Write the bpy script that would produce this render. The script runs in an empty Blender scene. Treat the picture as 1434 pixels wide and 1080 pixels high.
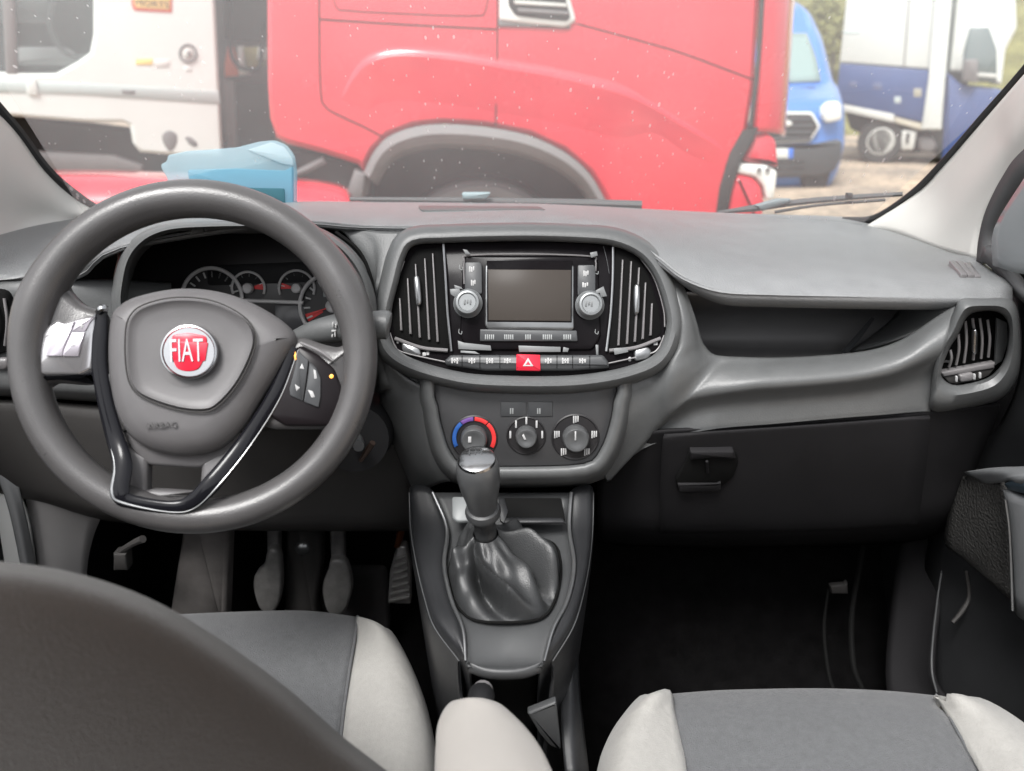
import bpy, bmesh, math, random
from mathutils import Vector, Matrix
random.seed(7)
R = math.radians
scene = bpy.context.scene
col = scene.collection

# ------------------------------------------------------------------ camera
F = 1080.0                      # focal length in photograph pixels (1434 wide)
PITCH = R(21.7)
CAM = Vector((0.0, 0.0, 1.15))  # metres above the cabin floor
cam_data = bpy.data.cameras.new('camera')
cam_data.sensor_width = 36.0
cam_data.lens = F / 1434.0 * 36.0
cam_data.clip_start = 0.02
cam_data.clip_end = 600.0
cam = bpy.data.objects.new('camera', cam_data)
cam_data.dof.use_dof = True
cam_data.dof.focus_distance = 1.0
cam_data.dof.aperture_fstop = 4.0
cam.location = CAM
cam.rotation_euler = (R(90) - PITCH, 0, 0)
col.objects.link(cam)
scene.camera = cam

# ------------------------------------------------------------------ world, sun, exposure
SUN_EL, SUN_ROT = R(58), R(207)
world = bpy.data.worlds.new('World')
scene.world = world
world.use_nodes = True
wn = world.node_tree
wn.nodes.clear()
sky = wn.nodes.new('ShaderNodeTexSky')
sky.sky_type = 'NISHITA'
sky.sun_disc = False
sky.sun_elevation = SUN_EL
sky.sun_rotation = SUN_ROT
sky.air_density = 1.0
sky.dust_density = 3.0
sky.ozone_density = 0.6
hs = wn.nodes.new('ShaderNodeHueSaturation')      # overcast: cloud takes the blue out of the sky
hs.inputs['Saturation'].default_value = 0.14
bg = wn.nodes.new('ShaderNodeBackground')
bg.inputs['Strength'].default_value = 0.1
wo = wn.nodes.new('ShaderNodeOutputWorld')
wn.links.new(sky.outputs[0], hs.inputs['Color'])
wn.links.new(hs.outputs[0], bg.inputs['Color'])
wn.links.new(bg.outputs[0], wo.inputs['Surface'])

sun_data = bpy.data.lights.new('sun', 'SUN')
sun_data.energy = 1.5
sun_data.angle = R(22)
sun_data.color = (1.0, 0.985, 0.965)
sun = bpy.data.objects.new('sun', sun_data)
sd = Vector((math.sin(SUN_ROT) * math.cos(SUN_EL), math.cos(SUN_ROT) * math.cos(SUN_EL), math.sin(SUN_EL)))
sun.rotation_euler = (-sd).to_track_quat('-Z', 'Y').to_euler()
sun.location = (0, -4, 12)
col.objects.link(sun)

scene.view_settings.view_transform = 'Standard'
scene.view_settings.look = 'None'
scene.view_settings.exposure = 1.55
scene.view_settings.gamma = 1.0
scene.view_settings.use_curve_mapping = False
scene.render.engine = 'CYCLES'
scene.cycles.use_denoising = True
scene.cycles.max_bounces = 8
scene.cycles.transparent_max_bounces = 12
scene.cycles.sample_clamp_indirect = 6.0
scene.cycles.caustics_reflective = False
scene.cycles.caustics_refractive = False

# ------------------------------------------------------------------ materials
MATS = {}
def mat(name, color, rough=0.5, metal=0.0, bump=None, spec=0.5, coat=0.0, vary=None, sheen=0.0, emit=None, wr=None):
    m = bpy.data.materials.new(name)
    m.use_nodes = True
    nt = m.node_tree
    b = nt.nodes['Principled BSDF']
    b.inputs['Base Color'].default_value = (*color, 1)
    b.inputs['Roughness'].default_value = rough
    b.inputs['Metallic'].default_value = metal
    b.inputs['Specular IOR Level'].default_value = spec
    b.inputs['Coat Weight'].default_value = coat
    b.inputs['Coat Roughness'].default_value = 0.08
    b.inputs['Sheen Weight'].default_value = sheen
    if emit:
        b.inputs['Emission Color'].default_value = (*emit[0], 1)
        b.inputs['Emission Strength'].default_value = emit[1]
    geo = None
    if bump or vary:
        geo = nt.nodes.new('ShaderNodeNewGeometry')
    if bump:                                     # (noise scale per metre, strength, kind)
        sc, st = bump[0], bump[1]
        kind = bump[2] if len(bump) > 2 else 'noise'
        if kind == 'voronoi':
            t = nt.nodes.new('ShaderNodeTexVoronoi')
            t.inputs['Scale'].default_value = sc
            out = t.outputs['Distance']
        else:
            t = nt.nodes.new('ShaderNodeTexNoise')
            t.inputs['Scale'].default_value = sc
            t.inputs['Detail'].default_value = 3
            out = t.outputs['Fac']
        nt.links.new(geo.outputs['Position'], t.inputs['Vector'])
        bp = nt.nodes.new('ShaderNodeBump')
        bp.inputs['Strength'].default_value = st
        bp.inputs['Distance'].default_value = bump[3] if len(bump) > 3 else 0.001
        nt.links.new(out, bp.inputs['Height'])
        nt.links.new(bp.outputs['Normal'], b.inputs['Normal'])
        if wr:                                   # broad soft creases under the fine grain
            t2 = nt.nodes.new('ShaderNodeTexNoise')
            t2.inputs['Scale'].default_value = wr[0]; t2.inputs['Detail'].default_value = 2; t2.inputs['Distortion'].default_value = 0.8
            nt.links.new(geo.outputs['Position'], t2.inputs['Vector'])
            b2 = nt.nodes.new('ShaderNodeBump')
            b2.inputs['Strength'].default_value = wr[2]; b2.inputs['Distance'].default_value = wr[1]
            nt.links.new(t2.outputs['Fac'], b2.inputs['Height'])
            nt.links.new(b2.outputs['Normal'], bp.inputs['Normal'])
    if vary:                                     # (scale, amount, rough amount)
        t = nt.nodes.new('ShaderNodeTexNoise')
        t.inputs['Scale'].default_value = vary[0]
        t.inputs['Detail'].default_value = 6
        t.inputs['Roughness'].default_value = 0.6
        nt.links.new(geo.outputs['Position'], t.inputs['Vector'])
        mr = nt.nodes.new('ShaderNodeMapRange')
        mr.inputs['From Min'].default_value = 0.3
        mr.inputs['From Max'].default_value = 0.7
        mr.inputs['To Min'].default_value = 1 - vary[1]
        mr.inputs['To Max'].default_value = 1 + vary[1]
        nt.links.new(t.outputs['Fac'], mr.inputs['Value'])
        mx = nt.nodes.new('ShaderNodeVectorMath')
        mx.operation = 'SCALE'
        mx.inputs[0].default_value = color
        nt.links.new(mr.outputs[0], mx.inputs['Scale'])
        nt.links.new(mx.outputs[0], b.inputs['Base Color'])
        mr2 = nt.nodes.new('ShaderNodeMapRange')
        mr2.inputs['From Min'].default_value = 0.3
        mr2.inputs['From Max'].default_value = 0.7
        mr2.inputs['To Min'].default_value = max(0.02, rough - (vary[2] if len(vary) > 2 else 0.06))
        mr2.inputs['To Max'].default_value = min(1, rough + (vary[2] if len(vary) > 2 else 0.06))
        nt.links.new(t.outputs['Fac'], mr2.inputs['Value'])
        nt.links.new(mr2.outputs[0], b.inputs['Roughness'])
    MATS[name] = m
    return m

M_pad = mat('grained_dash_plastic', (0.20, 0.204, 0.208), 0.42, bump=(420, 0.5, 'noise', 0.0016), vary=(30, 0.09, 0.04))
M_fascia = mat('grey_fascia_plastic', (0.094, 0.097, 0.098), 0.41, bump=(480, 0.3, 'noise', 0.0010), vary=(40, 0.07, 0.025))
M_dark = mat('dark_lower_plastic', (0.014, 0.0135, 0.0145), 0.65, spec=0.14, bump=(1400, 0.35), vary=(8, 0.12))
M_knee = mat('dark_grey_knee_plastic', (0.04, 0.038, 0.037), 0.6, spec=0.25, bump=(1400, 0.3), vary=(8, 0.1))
M_kick = mat('grey_kick_panel_plastic', (0.20, 0.195, 0.195), 0.6, bump=(1400, 0.3), vary=(8, 0.08))
M_black = mat('matte_black_plastic', (0.012, 0.012, 0.013), 0.6, spec=0.2)
M_seam = mat('black_gap', (0.006, 0.006, 0.006), 0.8, spec=0.08)
M_gloss = mat('gloss_black_panel', (0.008, 0.007, 0.008), 0.2, spec=0.09, vary=(25, 0.2, 0.03))
M_slat = mat('satin_slat_plastic', (0.16, 0.153, 0.155), 0.3)
M_chrome = mat('chrome', (0.40, 0.405, 0.415), 0.2, metal=1.0, vary=(40, 0.06, 0.06))
M_satin = mat('satin_silver', (0.26, 0.265, 0.27), 0.32, metal=0.85, vary=(60, 0.05, 0.05))
M_knob = mat('grey_rubber_knob', (0.075, 0.077, 0.079), 0.28, bump=(900, 0.15))
M_film = mat('clear_protective_film', (0.15, 0.155, 0.158), 0.4, spec=0.3)
M_screen = mat('grey_lcd_glass', (0.055, 0.048, 0.043), 0.3, spec=0.07)
M_key = mat('grey_key_plastic', (0.05, 0.052, 0.055), 0.45)
M_print = mat('pale_print', (0.42, 0.42, 0.42), 0.6)
M_dimprint = mat('dim_grey_print', (0.25, 0.26, 0.26), 0.6)
M_red = mat('red_button', (0.62, 0.02, 0.045), 0.35)
M_bluep = mat('blue_print', (0.02, 0.09, 0.32), 0.5)
M_redp = mat('red_print', (0.6, 0.03, 0.03), 0.5)
M_purp = mat('violet_print', (0.13, 0.06, 0.24), 0.5)
M_amber = mat('amber_tell_tale', (0.9, 0.35, 0.05), 0.4, emit=((1.0, 0.4, 0.06), 0.5))
M_leather = mat('wheel_rim_leather', (0.068, 0.0655, 0.066), 0.31, spec=0.55, bump=(700, 0.25, 'voronoi', 0.0006), vary=(20, 0.07, 0.05))
M_hub = mat('airbag_cover_plastic', (0.105, 0.101, 0.103), 0.4, bump=(1500, 0.3), vary=(14, 0.05))
M_gtrim = mat('piano_black_trim', (0.007, 0.007, 0.009), 0.12, spec=0.22)
M_swpanel = mat('switch_panel_black', (0.010, 0.008, 0.009), 0.28, spec=0.14)
M_ctrim = mat('bright_spoke_trim', (0.55, 0.54, 0.555), 0.2, metal=0.8)
M_dial = mat('dial_face', (0.012, 0.011, 0.012), 0.5)
M_boot = mat('boot_leatherette', (0.028, 0.029, 0.030), 0.42, bump=(700, 0.35, 'voronoi', 0.0007), vary=(40, 0.06, 0.02))
M_console = mat('console_plastic', (0.048, 0.0495, 0.051), 0.38, bump=(1500, 0.3), vary=(10, 0.08))
M_consd = mat('console_side_plastic', (0.017, 0.0175, 0.019), 0.34, bump=(1500, 0.3), vary=(10, 0.1))
M_carpet = mat('black_carpet', (0.005, 0.0048, 0.005), 0.95, spec=0.05, bump=(700, 1.0, 'noise', 0.004), vary=(30, 0.4))
M_carpetg = mat('worn_grey_carpet', (0.022, 0.02, 0.021), 0.95, bump=(700, 1.0, 'noise', 0.004), vary=(20, 0.3))
M_seatg = mat('grey_seat_fabric', (0.09, 0.092, 0.096), 0.85, bump=(600, 0.7, 'noise', 0.002), vary=(140, 0.14), sheen=0.15, wr=(9, 0.012, 0.5))
M_seatc = mat('cream_seat_fabric', (0.30, 0.292, 0.275), 0.85, bump=(600, 0.6, 'noise', 0.0014), vary=(140, 0.06), sheen=0.15, wr=(11, 0.010, 0.5))
M_seatd = mat('brown_grey_backrest_fabric', (0.0155, 0.0115, 0.0092), 0.9, spec=0.2, bump=(800, 0.8, 'noise', 0.002), vary=(260, 0.15), sheen=0.2)
M_pillar = mat('pale_grey_pillar_plastic', (0.55, 0.535, 0.51), 0.55, bump=(1300, 0.25), vary=(6, 0.04))
M_seal = mat('black_rubber_seal', (0.02, 0.02, 0.021), 0.6)
M_seal2 = mat('grey_rubber_seal', (0.07, 0.07, 0.072), 0.6)
M_pedal = mat('worn_pedal_rubber', (0.21, 0.205, 0.20), 0.45, metal=0.3, bump=(300, 0.4), vary=(50, 0.2))
M_pedarm = mat('pedal_arm_steel', (0.3, 0.29, 0.29), 0.4, metal=0.6, vary=(40, 0.2))
M_copper = mat('copper_spring', (0.45, 0.16, 0.07), 0.35, metal=0.9)
M_daylight = mat('daylight_white', (0.82, 0.83, 0.81), 0.35, vary=(3, 0.03))
M_doortex = mat('grained_door_plastic', (0.05, 0.0485, 0.046), 0.6, bump=(240, 0.8, 'voronoi', 0.0022), vary=(12, 0.15))
M_doord = mat('dark_door_plastic', (0.02, 0.0205, 0.022), 0.55, bump=(1200, 0.4), vary=(6, 0.15))
M_doorg = mat('grey_door_plastic', (0.17, 0.175, 0.18), 0.5, bump=(1200, 0.3), vary=(6, 0.08))
M_glassd = mat('smoked_side_glass', (0.28, 0.30, 0.31), 0.12, spec=0.6)
M_bluep2 = mat('pale_blue_plastic', (0.30, 0.62, 0.80), 0.35, vary=(10, 0.06))
# exterior
M_tred = mat('truck_red_paint', (0.58, 0.025, 0.045), 0.25, coat=0.7, vary=(2.2, 0.08, 0.08))
M_tgrey = mat('truck_grey_plastic', (0.15, 0.143, 0.143), 0.6, vary=(4, 0.15))
M_tdark = mat('truck_dark_underside', (0.025, 0.024, 0.024), 0.8, vary=(5, 0.3))
M_tyre = mat('tyre_rubber', (0.035, 0.034, 0.033), 0.85, bump=(60, 0.5, 'noise', 0.01), vary=(8, 0.25))
M_twhite = mat('truck_white_paint', (0.62, 0.64, 0.615), 0.4, vary=(2, 0.04))
M_tstripe = mat('truck_grey_stripe', (0.42, 0.47, 0.46), 0.45)
M_yellow = mat('sticker_yellow', (0.85, 0.62, 0.22), 0.5)
M_stred = mat('sticker_red', (0.7, 0.12, 0.08), 0.5)
M_ink = mat('sticker_black_ink', (0.05, 0.04, 0.03), 0.6)
M_blue = mat('van_blue_paint', (0.06, 0.18, 0.50), 0.3, coat=0.5)
M_navy = mat('box_navy_paint', (0.045, 0.075, 0.19), 0.4, vary=(2, 0.1))
M_wglass = mat('vehicle_window_glass', (0.10, 0.13, 0.13), 0.08, spec=0.7, coat=0.5)
M_wglassl = mat('pale_vehicle_windscreen', (0.22, 0.30, 0.29), 0.15, spec=0.6)
M_lamp = mat('headlamp_lens', (0.72, 0.73, 0.70), 0.15, coat=0.6)
M_bump = mat('grey_bumper_plastic', (0.055, 0.06, 0.065), 0.6)
M_alu = mat('pale_aluminium', (0.55, 0.55, 0.52), 0.5, metal=0.1)
M_orange = mat('orange_plastic', (0.75, 0.14, 0.05), 0.5)
M_olive = mat('olive_panel', (0.25, 0.23, 0.09), 0.7)

def ground_material():
    m = bpy.data.materials.new('gravel_ground')
    m.use_nodes = True
    nt = m.node_tree
    b = nt.nodes['Principled BSDF']
    b.inputs['Roughness'].default_value = 0.95
    geo = nt.nodes.new('ShaderNodeNewGeometry')
    n1 = nt.nodes.new('ShaderNodeTexNoise'); n1.inputs['Scale'].default_value = 0.6; n1.inputs['Detail'].default_value = 5
    n2 = nt.nodes.new('ShaderNodeTexNoise'); n2.inputs['Scale'].default_value = 9; n2.inputs['Detail'].default_value = 8
    v = nt.nodes.new('ShaderNodeTexVoronoi'); v.inputs['Scale'].default_value = 22
    for t in (n1, n2, v):
        nt.links.new(geo.outputs['Position'], t.inputs['Vector'])
    r1 = nt.nodes.new('ShaderNodeValToRGB')
    r1.color_ramp.elements[0].position = 0.35; r1.color_ramp.elements[0].color = (0.22, 0.19, 0.16, 1)
    r1.color_ramp.elements[1].position = 0.65; r1.color_ramp.elements[1].color = (0.45, 0.36, 0.27, 1)
    r2 = nt.nodes.new('ShaderNodeValToRGB')
    r2.color_ramp.elements[0].position = 0.3; r2.color_ramp.elements[0].color = (0.55, 0.55, 0.55, 1)
    r2.color_ramp.elements[1].position = 0.75; r2.color_ramp.elements[1].color = (1.5, 1.45, 1.4, 1)
    mx = nt.nodes.new('ShaderNodeMix'); mx.data_type = 'RGBA'; mx.blend_type = 'MULTIPLY'
    mx.inputs['Factor'].default_value = 1.0
    nt.links.new(n1.outputs['Fac'], r1.inputs[0])
    nt.links.new(n2.outputs['Fac'], r2.inputs[0])
    nt.links.new(r1.outputs[0], mx.inputs['A'])
    nt.links.new(r2.outputs[0], mx.inputs['B'])
    nt.links.new(mx.outputs['Result'], b.inputs['Base Color'])
    bp = nt.nodes.new('ShaderNodeBump'); bp.inputs['Strength'].default_value = 0.8; bp.inputs['Distance'].default_value = 0.02
    nt.links.new(v.outputs['Distance'], bp.inputs['Height'])
    nt.links.new(bp.outputs['Normal'], b.inputs['Normal'])
    return m

def glass_material():
    """Dusty windscreen glass: clear, with dried splashes and a pale film put in for glare haze."""
    m = bpy.data.materials.new('dusty_windscreen_glass')
    m.use_nodes = True
    nt = m.node_tree
    nt.nodes.clear()
    out = nt.nodes.new('ShaderNodeOutputMaterial')
    tr = nt.nodes.new('ShaderNodeBsdfTransparent')
    tr.inputs[0].default_value = (0.97, 0.99, 0.98, 1)
    tl = nt.nodes.new('ShaderNodeBsdfTranslucent')
    tl.inputs[0].default_value = (0.92, 0.90, 0.88, 1)
    gl = nt.nodes.new('ShaderNodeBsdfGlossy'); gl.inputs['Roughness'].default_value = 0.03
    mx = nt.nodes.new('ShaderNodeMixShader')
    mg = nt.nodes.new('ShaderNodeMixShader'); mg.inputs[0].default_value = 0.05
    geo = nt.nodes.new('ShaderNodeNewGeometry')
    mp = nt.nodes.new('ShaderNodeMapping'); mp.inputs['Scale'].default_value = (1, 0.45, 0.45)
    mp.inputs['Rotation'].default_value = (0, 0.25, 0)
    vo = nt.nodes.new('ShaderNodeTexVoronoi'); vo.inputs['Scale'].default_value = 85
    no = nt.nodes.new('ShaderNodeTexNoise'); no.inputs['Scale'].default_value = 5; no.inputs['Detail'].default_value = 4
    nt.links.new(geo.outputs['Position'], mp.inputs['Vector'])
    nt.links.new(mp.outputs[0], vo.inputs['Vector'])
    nt.links.new(geo.outputs['Position'], no.inputs['Vector'])
    # dried drops: small cells, only where the splash noise is strong
    thr = nt.nodes.new('ShaderNodeMapRange')
    thr.inputs['From Min'].default_value = 0.42; thr.inputs['From Max'].default_value = 0.75
    thr.inputs['To Min'].default_value = 0.05; thr.inputs['To Max'].default_value = 0.24
    nt.links.new(no.outputs['Fac'], thr.inputs['Value'])
    lt = nt.nodes.new('ShaderNodeMath'); lt.operation = 'LESS_THAN'
    nt.links.new(vo.outputs['Distance'], lt.inputs[0])
    nt.links.new(thr.outputs[0], lt.inputs[1])
    sp = nt.nodes.new('ShaderNodeMath'); sp.operation = 'MULTIPLY'; sp.inputs[1].default_value = 0.22
    nt.links.new(lt.outputs[0], sp.inputs[0])
    fm = nt.nodes.new('ShaderNodeMapRange')
    fm.inputs['From Min'].default_value = 0.3; fm.inputs['From Max'].default_value = 0.7
    fm.inputs['To Min'].default_value = 0.145; fm.inputs['To Max'].default_value = 0.185  # even veil over the whole pane puts the glare haze into the glass
    nt.links.new(no.outputs['Fac'], fm.inputs['Value'])
    ad = nt.nodes.new('ShaderNodeMath'); ad.operation = 'ADD'
    nt.links.new(sp.outputs[0], ad.inputs[0])
    nt.links.new(fm.outputs[0], ad.inputs[1])
    nt.links.new(ad.outputs[0], mx.inputs[0])
    nt.links.new(tr.outputs[0], mx.inputs[1])
    nt.links.new(tl.outputs[0], mx.inputs[2])
    nt.links.new(mx.outputs[0], mg.inputs[1])
    nt.links.new(gl.outputs[0], mg.inputs[2])
    nt.links.new(mg.outputs[0], out.inputs[0])
    return m
M_glass = glass_material()

def thin_plastic(name, c, a):
    m = bpy.data.materials.new(name)
    m.use_nodes = True
    nt = m.node_tree
    nt.nodes.clear()
    out = nt.nodes.new('ShaderNodeOutputMaterial')
    tr = nt.nodes.new('ShaderNodeBsdfTransparent'); tr.inputs[0].default_value = (*[0.4 + 0.6 * x for x in c], 1)
    tl = nt.nodes.new('ShaderNodeBsdfTranslucent'); tl.inputs[0].default_value = (*c, 1)
    df = nt.nodes.new('ShaderNodeBsdfDiffuse'); df.inputs[0].default_value = (*c, 1)
    m1 = nt.nodes.new('ShaderNodeMixShader'); m1.inputs[0].default_value = 0.5
    m2 = nt.nodes.new('ShaderNodeMixShader'); m2.inputs[0].default_value = a
    nt.links.new(tl.outputs[0], m1.inputs[1]); nt.links.new(df.outputs[0], m1.inputs[2])
    nt.links.new(tr.outputs[0], m2.inputs[1]); nt.links.new(m1.outputs[0], m2.inputs[2])
    nt.links.new(m2.outputs[0], out.inputs[0])
    return m
M_bluebag = thin_plastic('pale_blue_sleeve', (0.55, 0.74, 0.82), 0.42)
M_bluebag2 = thin_plastic('sky_blue_sheet', (0.34, 0.60, 0.72), 0.5)
M_ring = mat('pale_gauge_ring', (0.46, 0.45, 0.45), 0.35)

# ------------------------------------------------------------------ geometry helpers
CP, SP = math.cos(PITCH), math.sin(PITCH)
def ray(u, v):
    a, b = u - 717.0, v - 540.0
    return Vector((a, F * CP - b * SP, -F * SP - b * CP))
def P(u, v, Y):
    """World point seen at photograph pixel (u, v), Y metres ahead of the viewer."""
    d = ray(u, v)
    return CAM + d * (Y / d.y)
def PZ(u, v, z):
    d = ray(u, v)
    return CAM + d * ((z - CAM.z) / d.z)
def V(t):
    return t if isinstance(t, Vector) else P(*t)

class Plane:
    def __init__(s, o, ex, ey):
        s.o = o
        s.ex = ex.normalized()
        s.n = s.ex.cross(ey).normalized()
        s.ey = s.n.cross(s.ex).normalized()
    def off(s, d):
        return Plane(s.o + s.n * d, s.ex, s.ey)
    def at(s, u, v):
        """pixel -> 2D on the plane"""
        d = ray(u, v)
        t = (s.o - CAM).dot(s.n) / d.dot(s.n)
        q = CAM + d * t - s.o
        return (q.dot(s.ex), q.dot(s.ey))
    def w(s, x, y, h=0.0):
        return s.o + s.ex * x + s.ey * y + s.n * h
    def pw(s, u, v, h=0.0):
        q = s.off(h)
        return q.w(*q.at(u, v))
def vplane(u, v, Y, yaw=0.0):
    """upright plane facing the viewer"""
    ex = Vector((math.cos(yaw), math.sin(yaw), 0))
    return Plane(P(u, v, Y), ex, Vector((0, 0, 1)))
def plane_ab(top, bot):
    a, b = V(top), V(bot)
    return Plane(b, Vector((1, 0, 0)), a - b)

def cr(pts, k=6, closed=False):
    n = len(pts)
    if n < 3 or k < 2:
        return list(pts)
    out = []
    rng = range(n if closed else n - 1)
    isv = isinstance(pts[0], Vector)
    for i in rng:
        if closed:
            p0, p1, p2, p3 = pts[(i - 1) % n], pts[i], pts[(i + 1) % n], pts[(i + 2) % n]
        else:
            p1, p2 = pts[i], pts[i + 1]
            p0 = pts[i - 1] if i > 0 else tuple(2 * a - b for a, b in zip(p1, p2))
            p3 = pts[i + 2] if i + 2 < n else tuple(2 * a - b for a, b in zip(p2, p1))
        for j in range(k):
            t = j / k
            t2, t3 = t * t, t * t * t
            q = tuple(0.5 * (2 * b + (c - a) * t + (2 * a - 5 * b + 4 * c - d) * t2 + (3 * b - a - 3 * c + d) * t3)
                      for a, b, c, d in zip(p0, p1, p2, p3))
            out.append(Vector(q) if isv else q)
    if not closed:
        out.append(pts[-1])
    return out

def fillet(pts, r, k=5):
    """rounded corners for a closed 2D polygon"""
    n, out = len(pts), []
    rs = r if isinstance(r, (list, tuple)) else [r] * n
    for i in range(n):
        p0, p1, p2 = Vector(pts[i - 1]), Vector(pts[i]), Vector(pts[(i + 1) % n])
        a, b = (p0 - p1), (p2 - p1)
        rr = min(rs[i], a.length * 0.48, b.length * 0.48)
        if rr <= 1e-6:
            out.append(tuple(p1)); continue
        A, B = p1 + a.normalized() * rr, p1 + b.normalized() * rr
        for j in range(k + 1):
            t = j / k
            q = A * (1 - t) ** 2 + p1 * 2 * t * (1 - t) + B * t * t
            out.append(tuple(q))
    return out

def area2(p):
    return sum(p[i - 1][0] * p[i][1] - p[i][0] * p[i - 1][1] for i in range(len(p))) / 2
def inset2(p, d):
    """p counter-clockwise; positive d moves inwards"""
    n, out = len(p), []
    for i in range(n):
        a, b, c = Vector(p[i - 1]), Vector(p[i]), Vector(p[(i + 1) % n])
        e1, e2 = (b - a), (c - b)
        if e1.length < 1e-9 or e2.length < 1e-9:
            out.append(tuple(b)); continue
        e1.normalize(); e2.normalize()
        n1, n2 = Vector((-e1.y, e1.x)), Vector((-e2.y, e2.x))
        m = n1 + n2
        if m.length < 1e-6:
            out.append(tuple(b)); continue
        m.normalize()
        k = max(0.5, m.dot(n1))
        out.append(tuple(b + m * (d / k)))
    return out

def link(name, me, m, parent=None, smooth=True, angle=35):
    o = bpy.data.objects.new(name, me)
    me.materials.append(m)
    col.objects.link(o)
    if parent is not None:
        o.parent = parent
        if parent.type == 'EMPTY':
            o.matrix_parent_inverse = Matrix.Translation(-parent.location)
    if smooth:
        me.polygons.foreach_set('use_smooth', [True] * len(me.polygons))
        me.set_sharp_from_angle(angle=R(angle))
    return o

def mesh(name, vs, fs, m, parent=None, smooth=True, angle=35):
    me = bpy.data.meshes.new(name)
    me.from_pydata([tuple(v) for v in vs], [], fs)
    bm = bmesh.new(); bm.from_mesh(me)
    bmesh.ops.remove_doubles(bm, verts=bm.verts, dist=1e-6)
    bmesh.ops.recalc_face_normals(bm, faces=bm.faces)
    bm.to_mesh(me); bm.free()
    me.update()
    return link(name, me, m, parent, smooth, angle)

def tag(o, label=None, cat=None, group=None, kind=None):
    if label: o['label'] = label
    if cat: o['category'] = cat
    if group: o['group'] = group
    if kind: o['kind'] = kind
    return o
def thing(name, label, cat, loc=(0, 0, 0), group=None):
    o = bpy.data.objects.new(name, None)
    o.location = loc
    o.empty_display_size = 0.05
    col.objects.link(o)
    return tag(o, label, cat, group)

def sheet(name, rows, m, parent=None, ku=5, kv=5, thick=0.004, angle=50, close_u=False):
    g = [cr([V(p) for p in r], ku, close_u) for r in rows]
    nc = len(g[0])
    cols = [cr([g[i][j] for i in range(len(g))], kv) for j in range(nc)]
    nr = len(cols[0])
    vs = [cols[j][i] for i in range(nr) for j in range(nc)]
    fs = [(i * nc + j, i * nc + j + 1, (i + 1) * nc + j + 1, (i + 1) * nc + j) for i in range(nr - 1) for j in range(nc - 1)]
    if close_u:
        fs += [(i * nc + nc - 1, i * nc, (i + 1) * nc, (i + 1) * nc + nc - 1) for i in range(nr - 1)]
    me = bpy.data.meshes.new(name)
    me.from_pydata([tuple(v) for v in vs], [], fs)
    # face the viewer
    ctr = sum((p.center * 1.0 for p in me.polygons), Vector()) / max(1, len(me.polygons))
    s = sum(p.normal.dot(CAM - p.center) * p.area for p in me.polygons)
    if s < 0:
        me.flip_normals()
    o = link(name, me, m, parent, True, angle)
    if thick:
        md = o.modifiers.new('thickness', 'SOLIDIFY')
        md.thickness = thick; md.offset = -1
    return o

def loft(name, loops, m, parent=None, closed=True, cap0=False, cap1=False, angle=40, thick=0):
    n = len(loops[0])
    vs = [p for l in loops for p in l]
    fs = []
    for i in range(len(loops) - 1):
        for j in range(n if closed else n - 1):
            k = (j + 1) % n
            fs.append((i * n + j, i * n + k, (i + 1) * n + k, (i + 1) * n + j))
    if cap0: fs.append(tuple(range(n))[::-1])
    if cap1: fs.append(tuple((len(loops) - 1) * n + j for j in range(n)))
    o = mesh(name, vs, fs, m, parent, True, angle)
    if thick:
        md = o.modifiers.new('thickness', 'SOLIDIFY'); md.thickness = thick
    return o

def slab(name, px, pl, depth, m, parent=None, bev=0.0015, front=0.0, smooth=0, rad=0, local=False, angle=40, dome=0.0):
    """outline (pixels, or metres when local) on a plane, given depth behind it and a rounded front edge"""
    pts = list(px)
    if rad: pts = fillet(pts, rad)
    if smooth: pts = cr([tuple(p) for p in pts], smooth, True)
    if not local:
        pl = pl.off(front); front = 0.0
    q = pts if local else [pl.at(u, v) for u, v in pts]
    if area2(q) < 0: q = q[::-1]
    loops = [[pl.w(x, y, front - depth) for x, y in q], [pl.w(x, y, front - bev) for x, y in q]]
    for f in (0.3, 1.0):
        qi = inset2(q, bev * f)
        hh = -bev * (1 - f) ** 2 if f < 1 else 0
        loops.append([pl.w(x, y, front + hh) for x, y in qi])
    if dome:
        cx = sum(p[0] for p in q) / len(q); cy = sum(p[1] for p in q) / len(q)
        qi = inset2(q, bev)
        for s_, h_ in ((0.8, 0.36), (0.5, 0.75), (0.2, 0.96)):
            loops.append([pl.w(cx + (x - cx) * s_, cy + (y - cy) * s_, front + dome * h_) for x, y in qi])
    return loft(name, loops, m, parent, True, True, True, angle)

def frame_of(axis):
    a = axis.normalized()
    t = Vector((0, 0, 1)) if abs(a.z) < 0.9 else Vector((1, 0, 0))
    x = t.cross(a).normalized()
    return x, a.cross(x).normalized(), a

def lathe(name, prof, o, axis, m, parent=None, seg=32, caps=True, sx=1.0, angle=40):
    x, y, a = frame_of(axis)
    loops = []
    for r, h in prof:
        loops.append([o + a * h + x * (r * sx * math.cos(t)) + y * (r * math.sin(t))
                      for t in (2 * math.pi * i / seg for i in range(seg))])
    return loft(name, loops, m, parent, True, caps, caps, angle)

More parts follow.
